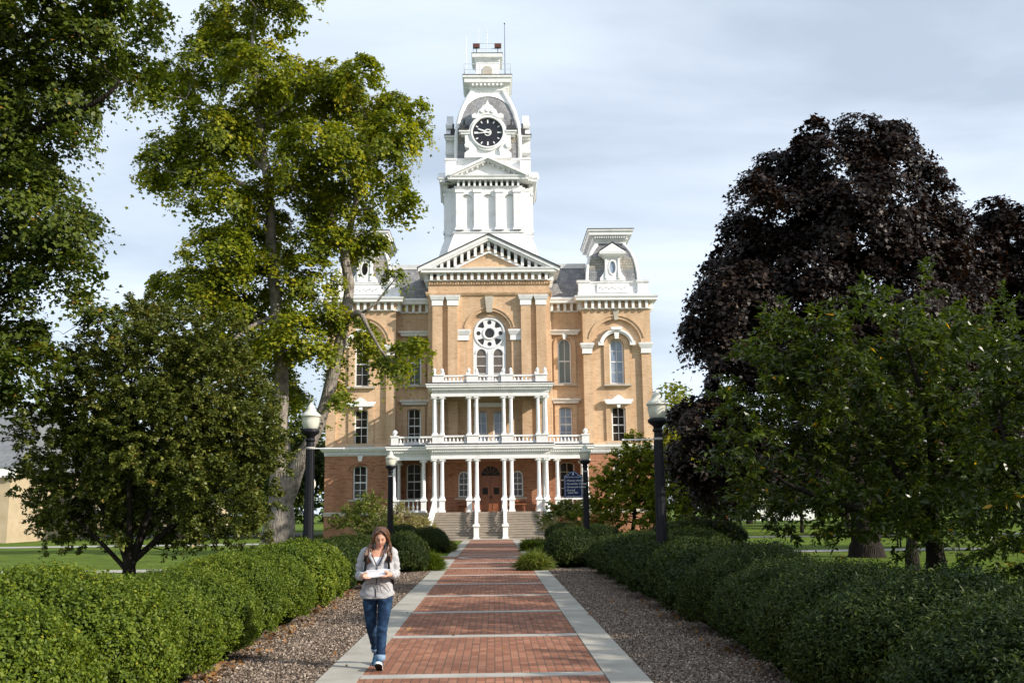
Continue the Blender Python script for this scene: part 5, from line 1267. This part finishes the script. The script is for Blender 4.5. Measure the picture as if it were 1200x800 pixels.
# ================================================================== lamps, sign, far things
def lamp_at(px, Y, label, arm=0):
    x = at(px, 640, Y).x
    T = empty('street_lamp', (x, Y, 0), label=label, cat='street lamp', group='black lamp posts with acorn globes along the walk')
    b = MB()
    b.lathe(0, 0, [(.24, 0), (.24, .12), (.20, .2), (.19, .45), (.14, .55), (.125, .6), (.12, 1.2), (.092, 3.3), (.085, 3.42), (.12, 3.46), (.09, 3.52)], 20)
    n0 = len(b.v)
    for k in range(12):
        a = 2 * PI * k / 12; b.tube([(.118 * math.cos(a), .118 * math.sin(a), .62), (.089 * math.cos(a), .089 * math.sin(a), 3.28)], .014, 4)
    b.build('post', M['black'], T, smooth=False)
    b = MB(); b.lathe(0, 0, [(.09, 3.5), (.10, 3.55), (.20, 3.63), (.215, 3.68), (.18, 3.72)], 20); b.build('fitter', M['black'], T, smooth=True)
    b = MB(); b.lathe(0, 0, [(.14, 3.70), (.175, 3.76), (.205, 3.90), (.205, 4.0), (.213, 4.01)], 20); b.build('globe', M['frosted'], T, smooth=True)
    b = MB(); b.lathe(0, 0, [(.228, 4.0), (.235, 4.03), (.185, 4.08), (.13, 4.13), (.10, 4.17), (.105, 4.2), (.075, 4.25), (.03, 4.31), (.01, 4.34)], 20); b.build('globe_cap', M['frosted'], T, smooth=True)
    b = MB(); b.lathe(0, 0, [(.10, 3.26), (.108, 3.27), (.108, 3.3), (.10, 3.31)], 16)
    b.build('collar', M['band'], T)
    if arm:
        b = MB(); b.tube([(0, 0, 3.28), (arm * .75, 0, 3.27)], .014, 6); b.ellipsoid((arm * .76, 0, 3.27), (.025, .025, .025), 8, 6); b.build('banner_arm', M['white'], T)
    return T
def YL(v): return v
lamp_at(361, 23.0, 'tall black lamp post in the left hedge, in front of the maple trunk', 1)
lamp_at(457, 41.3, 'black lamp post left of the porch, above the walking woman')
lamp_at(776, 21.2, 'tall black lamp post in the right hedge, against the dark maple', -1)
lamp_at(688, 38.6, 'black lamp post beside the blue sign right of the porch')
x = at(366, 600, 62).x
T = empty('lamp_post', (x, 62, 0), label='small far lamp with slim grey post behind the tall left lamp', cat='street lamp')
b = MB(); b.lathe(0, 0, [(.09, 0), (.06, .3), (.05, 3.2), (.07, 3.3)], 10); b.build('post', mat('grey_post', (.2, .21, .22), .5, .4), T)
b = MB(); b.lathe(0, 0, [(.08, 3.3), (.17, 3.5), (.17, 3.75), (.12, 3.8), (.02, 4.1)], 10); b.build('globe', M['frosted'], T)

# blue directory sign on brackets
Y = 38.45; a = at(661, 583, Y); c = at(682.5, 556, Y); cx = (a.x + c.x) / 2; w = c.x - a.x; z0, z1 = a.z, c.z
S_ = empty('directory_sign', (cx, Y, z0), label='navy blue directory sign with white lettering hung from the lamp post', cat='sign')
navy = mat('navy_enamel', (.007, .018, .075), .55, .25); pale = mat('sign_line', (.55, .62, .75), .5, .3)
def sign_outline(k):
    W_, H_ = w / 2 - k, z1 - z0
    return [(-W_, k), (W_, k), (W_, H_ - k), (W_ * .78, H_ + .02 - k)] + [(W_ * .55 * math.cos(t), H_ + .02 - k + .13 * math.sin(t)) for t in [PI * j / 10 for j in range(0, 11)]] + [(-W_ * .78, H_ + .02 - k), (-W_, H_ - k)]
b = MB(); b.prism(sign_outline(0), -.03, .03); b.build('panel', navy, S_)
b = MB(); b.prism(sign_outline(.035), -.036, -.031, [sign_outline(.048)]); b.build('border', pale, S_)
def text(s, x, z, size, name='lettering', al='LEFT', parent=S_, ym=-.034):
    cu = bpy.data.curves.new(name, 'FONT'); cu.body = s; cu.size = size; cu.align_x = al; cu.extrude = .002
    o = bpy.data.objects.new(name, cu); me = bpy.data.meshes.new_from_object(o); bpy.data.objects.remove(o)
    me.materials.append(M['white']); q = link(name, me, parent, (x, ym, z)); q.rotation_euler = (PI / 2, 0, 0); return q
H_ = z1 - z0
text('HILLSDALE COLLEGE', 0, H_ - .105, .062, al='CENTER')
L0 = -w / 2 + .07
for i, (s, dx_) in enumerate([('\u2039 Mossey Library', 0), ('\u2039 Strosacker Center', 0), ('\u2039 Grewcock Union', 0), ('\u2039 Kendall', 0), ('Lane Hall', .08), ('\u2039 Kirk Center', 0)]):
    text(s, L0 + dx_, H_ - .245 - i * .122 + (.03 if i == 4 else 0), .10)
b = MB(); b.prism([(-.03, H_ - .0), (.03, H_ - .0), (.035, H_ + .05), (.012, H_ + .06), (.0, H_ + .1), (-.012, H_ + .06), (-.035, H_ + .05)], -.036, -.031); b.build('emblem', pale, S_)
b = MB()
lx = at(688, 640, 38.6).x - cx
for z in (H_ * .88, H_ * .12): b.tube([(w / 2, 0, z), (lx - .11, .15, z)], .015, 6)
b.build('bracket', M['black'], S_)

# ---- buildings far off
def far_house(name, label, x0, x1, y0, y1, h, wallm, roofm, wins, ridge=3.0, zbase=0):
    T = empty(name, ((x0 + x1) / 2, y0, 0), label=label, cat='building'); o = ((x0 + x1) / 2, y0, 0)
    b = MB(); b.box(x0, x1, y0, y1, -.2, h); b.build('wall', wallm, T, o)
    b = MB(); b.add([(x0 - .5, y0 - .5, h), (x1 + .5, y0 - .5, h), (x1 + .5, y1 + .5, h), (x0 - .5, y1 + .5, h), (x0 + 1, (y0 + y1) / 2, h + ridge), (x1 - 1, (y0 + y1) / 2, h + ridge)], [(0, 1, 5, 4), (1, 2, 5), (2, 3, 4, 5), (3, 0, 4), (3, 2, 1, 0)]); b.build('roof', roofm, T, o)
    b = MB(); b.box(x0 - .4, x1 + .4, y0 - .42, y0, h - .7, h - .01); b.build('cornice', M['white'], T, o)
    for (wx, wz, ww, wh) in wins:
        b = MB(); b.prism(rect(wx - ww / 2, wx + ww / 2, wz, wz + wh), y0 - .08, y0 + .02, [rect(wx - ww / 2 + .1, wx + ww / 2 - .1, wz + .1, wz + wh - .1)]); f = b.build('window', M['white'], T, o)
        b = MB(); b.box(wx - ww / 2 + .09, wx + ww / 2 - .09, y0 - .03, y0 - .01, wz + .09, wz + wh - .09); b.build('pane', M['glass'], f, o)
    return T
wx = [(-36.9 - 3.1 * i, z, 1.3, 2.0) for i in range(8) for z in (1.3,)]
T = far_house('stucco_house', 'tan building with grey roof seen through the trees at the far left', -63, -35.2, 74, 90, 5.4, M['tan'], M['greyroof'], wx, 5.0)
b = MB(); b.box(-44, -35.6, 72.6, 73.99, 4.1, 4.5); b.box(-44, -35.6, 72.7, 73.99, -.1, .2)
for x in (-43.6, -41, -38.4, -35.9): b.lathe(x, 72.9, [(.2, .2), (.16, .6), (.14, 4.1)], 10)
b.build('veranda', M['white'], T, (-48.1, 74, 0))
far_house('white_house', 'white house glimpsed under the trees beyond the right lawn', 36.5, 48, 150, 160, 4.5, M['white'], M['greyroof'], [(38.5 + 2.6 * i, 1.2, 1.1, 1.5) for i in range(4)], 3)
far_house('brick_house', 'low house seen between trunks beyond the left lawn', -52, -36, 128, 138, 4.6, M['tan'], M['greyroof'], [(-50 + 2.6 * i, 1.2, 1.2, 1.6) for i in range(6)], 3)

# ---- little things on the lawns
def barrel(px, py, Y, label):
    p = at(px, py, Y)
    b = MB(); b.lathe(0, 0, [(.28, 0), (.28, .04), (.2, .05), (.19, .3), (.175, .31), (.17, .55), (.155, .56), (.145, .85), (.1, .93), (.05, .95)], 14)
    o = b.build('traffic_drum', mat('orange_plastic', (.65, .13, .04), .5, .4), None, loc=(p.x, Y, 0)); o.scale = (1.5, 1.5, 1.25); tag(o, label, 'traffic drum', 'orange drums on the lawn')
barrel(813.5, 615, 84, 'orange drum on the far lawn left of the young tree'); barrel(850.5, 612, 92, 'orange drum on the far lawn right behind the young tree trunk')
p = at(864, 636, 58); b = MB(); b.box(-.02, .02, -.02, .02, 0, .3); b.box(-.12, .12, -.035, -.021, .22, .42); tag(b.build('marker_stake', M['white'], None, loc=(p.x, 58, 0)), 'small white marker stake in the grass right of the young tree', 'marker')
# mulch ring under the young tree
b = MB(); b.lathe(0, 0, [(1.5, .0), (1.2, .06), (.3, .12)], 24); tag(b.build('mulch_ring', M['soil'], None, loc=(at(856, 640, 50).x, 50, 0)), kind='structure')
# slatted bench under the right trees
p = at(1045, 640, 44); T = empty('park_bench', (p.x, 45.2, 0), -.1, label='dark slatted park bench in the shade right of the big purple maple trunk', cat='bench')
b = MB()
for k in range(4): b.box(-.9, .9, -.22 + k * .12, -.13 + k * .12, .43, .46)
b.build('seat', M['bark_dark'], T); b = MB()
for k in range(3): b.box(-.9, .9, .27, .30, .56 + k * .14, .66 + k * .14)
b.build('backrest', M['bark_dark'], T)
for s in (-1, 1): b = MB(); b.box(s * .8 - .03, s * .8 + .03, -.2, -.14, 0, .43); b.box(s * .8 - .03, s * .8 + .03, .2, .26, 0, .95); b.build('leg', M['black'], T)
# ================================================================== the walking woman
def remesh(mb, voxel, iters=4, fac=.5):
    me = bpy.data.meshes.new('tmp'); me.from_pydata(mb.v, [], mb.f); o = bpy.data.objects.new('tmp', me); COL.objects.link(o)
    m = o.modifiers.new('r', 'REMESH'); m.mode = 'VOXEL'; m.voxel_size = voxel
    s = o.modifiers.new('s', 'SMOOTH'); s.iterations = iters; s.factor = fac
    dg = bpy.context.evaluated_depsgraph_get(); out = bpy.data.meshes.new_from_object(o.evaluated_get(dg)); bpy.data.objects.remove(o)
    out.polygons.foreach_set('use_smooth', [True] * len(out.polygons)); return out
def mesh_np(me):
    a = np.empty(len(me.vertices) * 3, np.float32); me.vertices.foreach_get('co', a); return a.reshape(-1, 3)
def set_np(me, a): me.vertices.foreach_set('co', np.asarray(a, np.float32).ravel()); me.update()
def loft(b, rings, n=24, e=2.3):
    """rings: (cx, cy, z, rx, ry) superellipses stacked upward"""
    vs = []
    for (cx, cy, z, rx, ry) in rings:
        for k in range(n):
            t = 2 * PI * k / n; c, s = math.cos(t), math.sin(t)
            vs.append((cx + rx * math.copysign(abs(c) ** (2 / e), c), cy + ry * math.copysign(abs(s) ** (2 / e), s), z))
    m = len(rings); fs = [(i * n + k, i * n + (k + 1) % n, (i + 1) * n + (k + 1) % n, (i + 1) * n + k) for i in range(m - 1) for k in range(n)]
    fs += [tuple(range(n))[::-1], tuple((m - 1) * n + k for k in range(n))]
    b.add(vs, fs)
def smooth_path(P, R_, seg=5):
    P = [Vector(p) for p in P]; out = []; rr = []
    for i in range(len(P) - 1):
        p0, p1, p2, p3 = P[max(i - 1, 0)], P[i], P[i + 1], P[min(i + 2, len(P) - 1)]
        for j in range(seg):
            t = j / seg; out.append(.5 * ((2 * p1) + (p2 - p0) * t + (2 * p0 - 5 * p1 + 4 * p2 - p3) * t * t + (3 * p1 - p0 - 3 * p2 + p3) * t ** 3)); rr.append(R_[i] + (R_[i + 1] - R_[i]) * t)
    return out + [P[-1]], rr + [R_[-1]]

PXX, PY_ = -1.365, 11.9
G = empty('person', (PXX, PY_, 0), label='woman in grey zip hoodie and blue jeans walking while reading papers', cat='person')
skin = mat('skin', ((.52, .27, .18), (.62, .34, .24)), .5, .4, (9, 3))
skin.node_tree.nodes['Principled BSDF'].inputs['Subsurface Weight'].default_value = .12
skin.node_tree.nodes['Principled BSDF'].inputs['Subsurface Radius'].default_value = (.02, .008, .004)
hairm = mat('brown_hair', ((.030, .014, .007), (.085, .038, .018), (.19, .09, .042)), .38, .5, (22, 4))
greyk = mat('heather_fleece', ((.33, .33, .34), (.44, .44, .45)), .95, .1, (60, 6), (160, .35, .004))
sunlitk = mat('sunlit_fleece', ((.50, .50, .49), (.60, .60, .58)), .95, .1, (60, 6), (160, .3, .004))
hemk = mat('taupe_rib', ((.20, .16, .15), (.28, .23, .22)), .95, .1, (50, 5))
denim = mat('blue_denim', ((.006, .014, .036), (.014, .034, .075), (.04, .09, .17)), .9, .15, (7, 7), (220, .3, .003))
cuffm = mat('denim_cuff', ((.16, .25, .36), (.24, .34, .45)), .9, .1, (30, 4))
teem = mat('white_cotton', ((.70, .71, .75), (.80, .81, .84)), .9, .1, (20, 4))
paperm = mat('paper', ((.52, .51, .53), (.66, .65, .67)), .8, .2, (8, 3))
bagm = mat('black_nylon', ((.004, .004, .005), (.009, .009, .010)), .8, .1, (30, 4))
shoem = mat('blue_canvas', ((.012, .045, .10), (.03, .10, .19)), .8, .2, (30, 4)); solem = mat('white_rubber', (.72, .72, .70), .6, .3); treadm = mat('dark_rubber', (.015, .015, .017), .8, .2)

CYB = .2
HC = Vector((.03, .13, 1.515)); HM = Matrix.Translation(HC) @ Matrix.Rotation(math.radians(4), 4, 'Z') @ Matrix.Rotation(math.radians(24), 4, 'X')
def head_surface(u):
    """unit directions -> head shape, face toward -y"""
    x, y, z = u[:, 0], u[:, 1], u[:, 2]
    X = x * .074; Y_ = y * .094; Z = z * .112
    Y_ = np.where(y > 0, y * .098, Y_)
    jaw = np.clip((-z - .1) / .9, 0, 1)
    X = X * (1 - .34 * jaw ** 1.2); Y_ = np.where(y > 0, Y_ * (1 - .45 * jaw), Y_ * (1 - .06 * jaw))
    f = np.clip(-y, 0, 1)
    g = lambda cx, cz, sx, sz: np.exp(-((x - cx) / sx) ** 2 - ((z - cz) / sz) ** 2) * f
    Y_ = Y_ - .020 * g(0, -.22, .15, .13) - .011 * g(0, -.02, .10, .18) - .006 * g(0, -.52, .2, .08) - .012 * g(0, -.86, .32, .14) - .004 * g(0, .22, .8, .13) - .005 * (g(.48, -.25, .25, .25) + g(-.48, -.25, .25, .25))
    Y_ = Y_ + .010 * (g(.36, .07, .20, .11) + g(-.36, .07, .20, .11)) + .003 * g(0, -.66, .25, .06)
    return np.stack([X, Y_, Z], 1)
def place(p): return HM @ Vector(p)
b = MB(); b.ellipsoid((0, 0, 0), (1, 1, 1), 64, 48); u_ = unit(np.array(b.v)); H3 = head_surface(u_)
body = MB(); body.add([place(p) for p in H3], b.f)
for e in (-1, 1):
    q = MB(); q.ellipsoid((e * .074, .012, -.012), (.010, .020, .030), 10, 8); body.add([place(p) for p in q.v], q.f)
body.tube([(.01, CYB + .01, 1.33), (.012, CYB - .012, 1.40), (.02, .155, 1.47)], [.062, .052, .052], 16)
loft(body, [(-.01, CYB, .82, .15, .10), (-.01, CYB, .95, .145, .095), (-.01, CYB, 1.05, .125, .085), (0, CYB, 1.18, .15, .10), (0, CYB, 1.29, .16, .095), (0, CYB + .01, 1.36, .12, .07), (0, CYB + .01, 1.40, .06, .05)])
SH = {-1: (-.155, CYB + .02, 1.335), 1: (.150, CYB + .02, 1.335)}
EL = {-1: (-.222, CYB + .03, 1.10), 1: (.192, CYB + .03, 1.11)}
WR = {-1: (-.168, -.015, 1.085), 1: (.168, -.015, 1.10)}
for e in (-1, 1): body.tube([SH[e], EL[e], WR[e]], [.05, .038, .026], 12)
HIP = {-1: (-.095, CYB + .01, .88), 1: (.085, CYB, .88)}
KN = {-1: (-.085, .28, .48), 1: (.062, .10, .50)}
AN = {-1: (-.052, .545, .165), 1: (.046, .045, .11)}
for e in (-1, 1): body.tube([HIP[e], KN[e], AN[e]], [.075, .042, .032], 12)
TO = {-1: (-.058, .40, .035), 1: (.045, -.115, .13)}
for e in (-1, 1): body.tube([AN[e], (AN[e][0], AN[e][1] + .0, AN[e][2] - .06), TO[e]], [.034, .036, .028], 10)
# hands: palm, four fingers curled under the papers, thumb on top
for e in (-1, 1):
    w = Vector(WR[e]); d = Vector((-e * .62, -.75, -.02)).normalized(); up_ = Vector((0, 0, 1)); s_ = d.cross(up_).normalized() * e   # s_ outward side of the palm row
    pc = w + d * .045
    body.tube([w - d * .01, w + d * .03, w + d * .075], [.023, .030, .030], 10)
    for k in range(4):
        base_ = w + d * .068 + s_ * (.026 - k * .0175) + Vector((0, 0, -.004)); ln = (.036, .041, .038, .030)[k]
        p1 = base_ + d * ln * .9 + Vector((0, 0, -.010)); p2 = p1 + d * ln * .55 + Vector((-e * .006, 0, -.012)) + Vector((0, 0, .004)); p3 = p2 + Vector((-e * .014, -.004, .004))
        body.tube([base_, p1, p2, p3], [.0088, .0082, .0075, .006], 8)
    tb = w + d * .02 + Vector((-e * .012, .0, .02)); body.tube([tb, tb + Vector((-e * .022, -.022, .018)), tb + Vector((-e * .048, -.034, .014))], [.011, .0098, .0075], 8)
me = remesh(body, .0046, 3, .4); me.name = 'body'; me.materials.clear(); me.materials.append(skin); link('body', me, G)
def on_head(b): b.v = [tuple(place(v)) for v in b.v]; return b
lip = mat('lip', (.42, .13, .11), .4, .4); dark = mat('brow', (.035, .018, .012), .7, .2); eyew = mat('eye_white', (.20, .13, .10), .4, .4)
b = MB(); b.ellipsoid((0, -.0955, -.057), (.020, .006, .0042), 12, 8); b.ellipsoid((0, -.0935, -.064), (.016, .006, .0042), 12, 8); on_head(b).build('lips', lip, G, smooth=True)
for e in (-1, 1):
    b = MB(); b.tube([(e * .013, -.094, .026), (e * .027, -.0915, .031), (e * .043, -.080, .027)], [.0028, .0034, .002], 6); on_head(b).build('eyebrow', dark, G)
    b = MB(); b.ellipsoid((e * .027, -.082, .006), (.0125, .006, .006), 12, 8); on_head(b).build('eye', eyew, G, smooth=True)
    b = MB(); b.tube([(e * .014, -.088, .004), (e * .027, -.0905, .0015), (e * .040, -.083, .004)], [.0018, .0026, .0018], 6); on_head(b).build('eyelashes', dark, G)
# hair: cap and falling locks
b = MB(); b.ellipsoid((0, 0, 0), (1, 1, 1), 40, 30); u_ = unit(np.array(b.v)); S_h = head_surface(u_) * np.array([1.12, 1.09, 1.10]) + np.array([0, .008, .006])
cap = MB(); keep = []
for f_ in b.f:
    c_ = np.mean(u_[list(f_)], 0)
    if c_[1] < -.05 and c_[2] < .62 - .35 * abs(c_[0]) and abs(c_[0]) < .86: continue
    if c_[2] < -.55: continue
    keep.append(f_)
cap.add([tuple(p) for p in S_h], keep); on_head(cap)
r = np.random.default_rng(150)
loc = MB()
for i in range(230):
    e = -1 if i % 2 else 1; t = r.uniform(0, 1)            # t: 0 front lock .. 1 back lock
    yb = -.062 + .15 * t
    root = np.array([e * .004 - .002, -.055 + .11 * t, .118 - .01 * abs(t - .4) * 2]) + r.normal(size=3) * .002
    mid1 = np.array([e * (.052 + .008 * r.random()), yb * .95 - .012 * (1 - t), .086]); mid2 = np.array([e * (.083 + .012 * r.random()), yb + .012, .01]); mid3 = np.array([e * (.088 + .012 * r.random()), yb + .03, -.06])
    wp = [tuple(HM @ Vector(p)) for p in (root, mid1, mid2, mid3)]
    sx = e * (.075 + .085 * r.random()) + .005; zz = 1.265 + .07 * r.random() - (.02 if e < 0 else 0); y_ = (.075 + .03 * r.random()) if t < .6 else (.16 + .14 * r.random())
    if t >= .6: sx *= .8
    m_ = ((wp[3][0] + sx) / 2 + e * .012, (wp[3][1] + y_) / 2, (wp[3][2] + zz) / 2 + .01)
    P_, R_ = smooth_path(wp + [m_, (sx, y_, zz), (sx + r.normal() * .012, y_ + .01, zz - .045)], [.006, .0095, .011, .011, .011, .009, .002], 4)
    loc.tube(P_, R_, 6)
cap.add(loc.v, loc.f); cap.build('hair', hairm, G, smooth=True)
# t-shirt under the hoodie
b = MB(); loft(b, [(-.01, CYB, .84, .168, .115), (-.01, CYB, .95, .16, .108), (-.01, CYB, 1.05, .14, .10), (0, CYB, 1.19, .163, .118), (0, CYB, 1.27, .158, .105), (0, CYB + .005, 1.325, .115, .082), (0, CYB + .01, 1.335, .07, .06)])
me = remesh(b, .008, 3); me.name = 'tshirt'; me.materials.append(teem); link('tshirt', me, G)
# hoodie: torso and sleeves in one, opened to a V at the neck
b = MB()
loft(b, [(-.015, CYB, .815, .185, .135), (-.015, CYB, .87, .192, .142), (-.01, CYB, .97, .178, .135), (-.005, CYB, 1.06, .165, .128), (0, CYB, 1.17, .178, .135), (0, CYB + .005, 1.27, .178, .125), (.002, CYB + .01, 1.335, .150, .10), (.004, CYB + .015, 1.385, .092, .075), (.005, CYB + .02, 1.40, .07, .06)], 32)
for e in (-1, 1):
    s0, e0, w0 = Vector(SH[e]), Vector(EL[e]), Vector(WR[e])
    P_, R_ = smooth_path([s0 + Vector((-e * .05, 0, .0)), s0, (s0 + e0) / 2 + Vector((e * .016, 0, 0)), e0 + Vector((e * .006, .015, -.012)), (e0 + w0) / 2 + Vector((e * .004, 0, -.018)), w0 - (w0 - e0) * .08, w0 + (w0 - e0) * .02], [.07, .068, .058, .054, .052, .043, .036], 5)
    b.tube(P_, R_, 18)
# hood lying behind the neck and its rolled edges down to the zip
P_, R_ = smooth_path([(-.03, .060, 1.20), (-.075, .078, 1.29), (-.088, .15, 1.375), (-.06, .25, 1.40), (.005, .29, 1.40), (.07, .25, 1.40), (.098, .15, 1.375), (.085, .078, 1.29), (.035, .060, 1.20)], [.012, .022, .030, .042, .05, .042, .030, .022, .012], 5); b.tube(P_, R_, 12)
me = remesh(b, .0065, 5)
A = mesh_np(me); n_ = np.sin(A[:, 0] * 31 + A[:, 2] * 17) * np.sin(A[:, 2] * 43 + A[:, 1] * 29 + A[:, 0] * 12) + .6 * np.sin(A[:, 2] * 90 + A[:, 0] * 25 + 2 * np.sin(A[:, 1] * 40))
ctr = np.stack([A[:, 0] * 0 - .005, A[:, 1] * 0 + CYB, A[:, 2]], 1); dr = unit(A - ctr)
amp = .0032 + .0022 * (np.abs(A[:, 0]) > .17) ; A = A + dr * (n_ * amp)[:, None]
# blouse over the hem
A[:, 0] += np.where((A[:, 2] < .9) & (A[:, 2] > .845), .010 * np.sign(A[:, 0]), 0)
set_np(me, A)
import bmesh
bm = bmesh.new(); bm.from_mesh(me)
def in_v(c): return c.y < CYB - .03 and 1.19 < c.z < 1.42 and abs(c.x - .003) < (c.z - 1.19) * .62 and abs(c.x - .003) < .078
bmesh.ops.delete(bm, geom=[f for f in bm.faces if in_v(f.calc_center_median())], context='FACES')
for f in bm.faces:
    c = f.calc_center_median(); f.material_index = 2 if (c.z < .872 and abs(c.x) < .23) else 0
    if f.material_index == 0 and c.y < CYB and .86 < c.z < 1.0 and .02 < c.x < .2: f.material_index = 1  # sunlight on the right-hand pocket, put into the colour as paler fleece
bm.to_mesh(me); bm.free(); me.name = 'hoodie'; me.materials.clear()
for m in (greyk, sunlitk, hemk): me.materials.append(m)
hd = link('hoodie', me, G)
b = MB(); b.tube([(-.012, .052, .83), (-.01, .054, .97), (-.002, .060, 1.08), (.0, .058, 1.185)], .0045, 6); b.build('zip', bagm, hd)
for e in (-1, 1):
    P_, R_ = smooth_path([(e * .004, .062, 1.19), (e * .045 + .004, .070, 1.27), (e * .068 + .004, .085, 1.32)], [.004, .005, .004], 4); b = MB(); b.tube(P_, R_, 6); b.build('neck_trim', bagm, hd)
    b = MB(); b.tube([(e * .03, .048, 1.0), (e * .12 - .01, .052, .985), (e * .165 - .01, .085, .90)], .005, 6); b.build('pocket_edge', hemk, hd)
for (x0, x1) in ((.045, .035), (.055, .085)):
    b = MB(); b.tube([(x0, .050, 1.05), ((x0 + x1) / 2 + .004, .046, .98), (x1, .048, .90)], .003, 5); b.build('drawstring', hemk, hd)
# jeans with rolled cuffs
b = MB(); loft(b, [(-.008, CYB, .80, .160, .115), (-.008, CYB, .86, .165, .12), (-.008, CYB, .90, .15, .11)])
for e in (-1, 1):
    h, k, a = [Vector(q[e]) for q in (HIP, KN, AN)]
    P_, R_ = smooth_path([h + Vector((0, 0, -.0)), h + (k - h) * .35 + Vector((e * .006, -.006, 0)), k, k + (a - k) * .4 + Vector((0, .012, 0)), a + (k - a) * .12], [.093, .086, .062, .058, .050], 7); b.tube(P_, R_, 18)
me = remesh(b, .007, 4); A = mesh_np(me)
n_ = np.sin(A[:, 2] * 75 + A[:, 0] * 30 + 2 * np.sin(A[:, 1] * 30)) * np.exp(-((A[:, 2] - .46) / .10) ** 2) + np.sin(A[:, 2] * 60 + A[:, 0] * 60) * np.exp(-((A[:, 2] - .80) / .05) ** 2) + 1.2 * np.sin(A[:, 2] * 95) * np.exp(-((A[:, 2] - .2) / .09) ** 2)
nr = np.zeros(len(A) * 3, np.float32); me.vertices.foreach_get('normal', nr); A = A + nr.reshape(-1, 3) * (n_ * .0035)[:, None]; set_np(me, A)
me.name = 'jeans'; me.materials.clear(); me.materials.append(denim); j_ = link('jeans', me, G)
for e in (-1, 1):
    k, a = Vector(KN[e]), Vector(AN[e]); d = (a - k).normalized(); s0 = a - d * .085
    b = MB(); b.tube([s0, s0 + d * .012, s0 + d * .058, s0 + d * .066], [.052, .060, .057, .050], 20); b.build('cuff', cuffm, j_, smooth=True)
# shoes
def shoe(e):
    a, t = Vector(AN[e]), Vector(TO[e]); heel = Vector((a.x, a.y + .035, a.z - .085)) if e < 0 else Vector((a.x, a.y + .03, .035))
    T_ = empty('shoe', (0, 0, 0)); T_.parent = G; CH.setdefault(G.name, []).append(T_)
    fwd = (t + (t - heel).normalized() * .045 - heel); L_ = fwd.length; X_ = fwd.normalized(); Z_ = Vector((0, 0, 1)) - X_ * X_.z; Z_.normalize(); Yv = Z_.cross(X_)
    def fr(u, v, w_): return heel + X_ * (u * L_) + Yv * v + Z_ * w_
    prof = [(-.06, .022), (.05, .034), (.3, .036), (.55, .040), (.78, .045), (.95, .036), (1.04, .015)]
    def slab(w0, w1, gx, mname, m_):
        b = MB(); vs = []
        for (u, h) in prof:
            for (sg, ww) in ((-1, w0), (1, w0), (1, w1), (-1, w1)): vs.append(fr(u * gx, sg * h * (1.0 if ww == w0 else .97), ww))
        n = len(prof); fs = [(i * 4 + k, i * 4 + (k + 1) % 4, (i + 1) * 4 + (k + 1) % 4, (i + 1) * 4 + k) for i in range(n - 1) for k in range(4)] + [(3, 2, 1, 0), tuple((n - 1) * 4 + k for k in range(4))]
        b.add(vs, fs); b.build(mname, m_, T_)
    slab(-.036, -.031, .985, 'tread', treadm); slab(-.031, -.006, 1.0, 'sole', solem)
    b = MB()
    b.tube([fr(-.01, 0, .02), fr(.12, 0, .035), fr(.3, 0, .035), fr(.5, 0, .022), fr(.72, 0, .008), fr(.93, 0, .0), fr(1.0, 0, -.004)], [.026, .036, .036, .036, .036, .030, .014], 16); b.tube([fr(.08, 0, .03), fr(.1, 0, .075)], [.036, .036], 14)
    me = remesh(b, .006, 3); me.name = 'upper'; me.materials.append(shoem); link('upper', me, T_)
    b = MB()
    for i in range(4): b.tube([fr(.36 + i * .09, -.022, .060 - i * .009), fr(.38 + i * .09, .022, .060 - i * .009)], .003, 5)
    b.build('laces', solem, T_)
shoe(-1); shoe(1)
# papers held in both hands
pp = empty('papers', (PXX, PY_, 0), label='white sheets of paper held by the walking woman', cat='papers')
for j in range(3):
    b = MB(); n = 8; vs = []; A0 = Vector((-.155 + j * .004, -.085, 1.062 + .002 * j)); A1 = Vector((.145 + j * .004, -.085, 1.098 + .002 * j)); dn = Vector((0, .17, .075))
    for i in range(n + 1):
        for k in range(n + 1):
            s, t = i / n, k / n; p = A0 + (A1 - A0) * s + dn * t * (.94 + .02 * j); p.z += .012 * math.sin(PI * s) * (1 - t) * -1 + .006 * math.sin(3 * s + j) - .0; vs.append(p)
    m = len(vs); vs += [v - Vector((0, .0, .0008)) for v in vs]
    fs = [(i * (n + 1) + k, (i + 1) * (n + 1) + k, (i + 1) * (n + 1) + k + 1, i * (n + 1) + k + 1) for i in range(n) for k in range(n)]; fs += [tuple(x + m for x in f[::-1]) for f in fs]
    b.add(vs, fs); b.build('sheet', paperm, pp, smooth=True)
# backpack
bp_ = empty('backpack', (PXX, PY_, 0), label='black backpack worn by the woman, its straps over her shoulders', cat='backpack')
b = MB(); loft(b, [(0, .40, .88, .12, .05), (0, .41, .92, .15, .075), (0, .41, 1.15, .145, .08), (0, .40, 1.28, .12, .065), (0, .39, 1.32, .07, .04)], 20, 3); me = remesh(b, .01, 4); me.name = 'bag'; me.materials.append(bagm); link('bag', me, bp_)
for e in (-1, 1):
    b = MB(); P_, R_ = smooth_path([(e * .09, .345, 1.28), (e * .108, .27, 1.375), (e * .118, .20, 1.402), (e * .128, .112, 1.352), (e * .132, .068, 1.25), (e * .142, .062, 1.13), (e * .172, .12, 1.03), (e * .17, .24, .98), (e * .13, .34, .96)], [.013] * 9, 5)
    # flat webbing: squash the tube's section
    n0 = len(b.v); b.tube(P_, [x * 1.15 for x in R_], 8); b.build('strap', bagm, bp_, smooth=True)
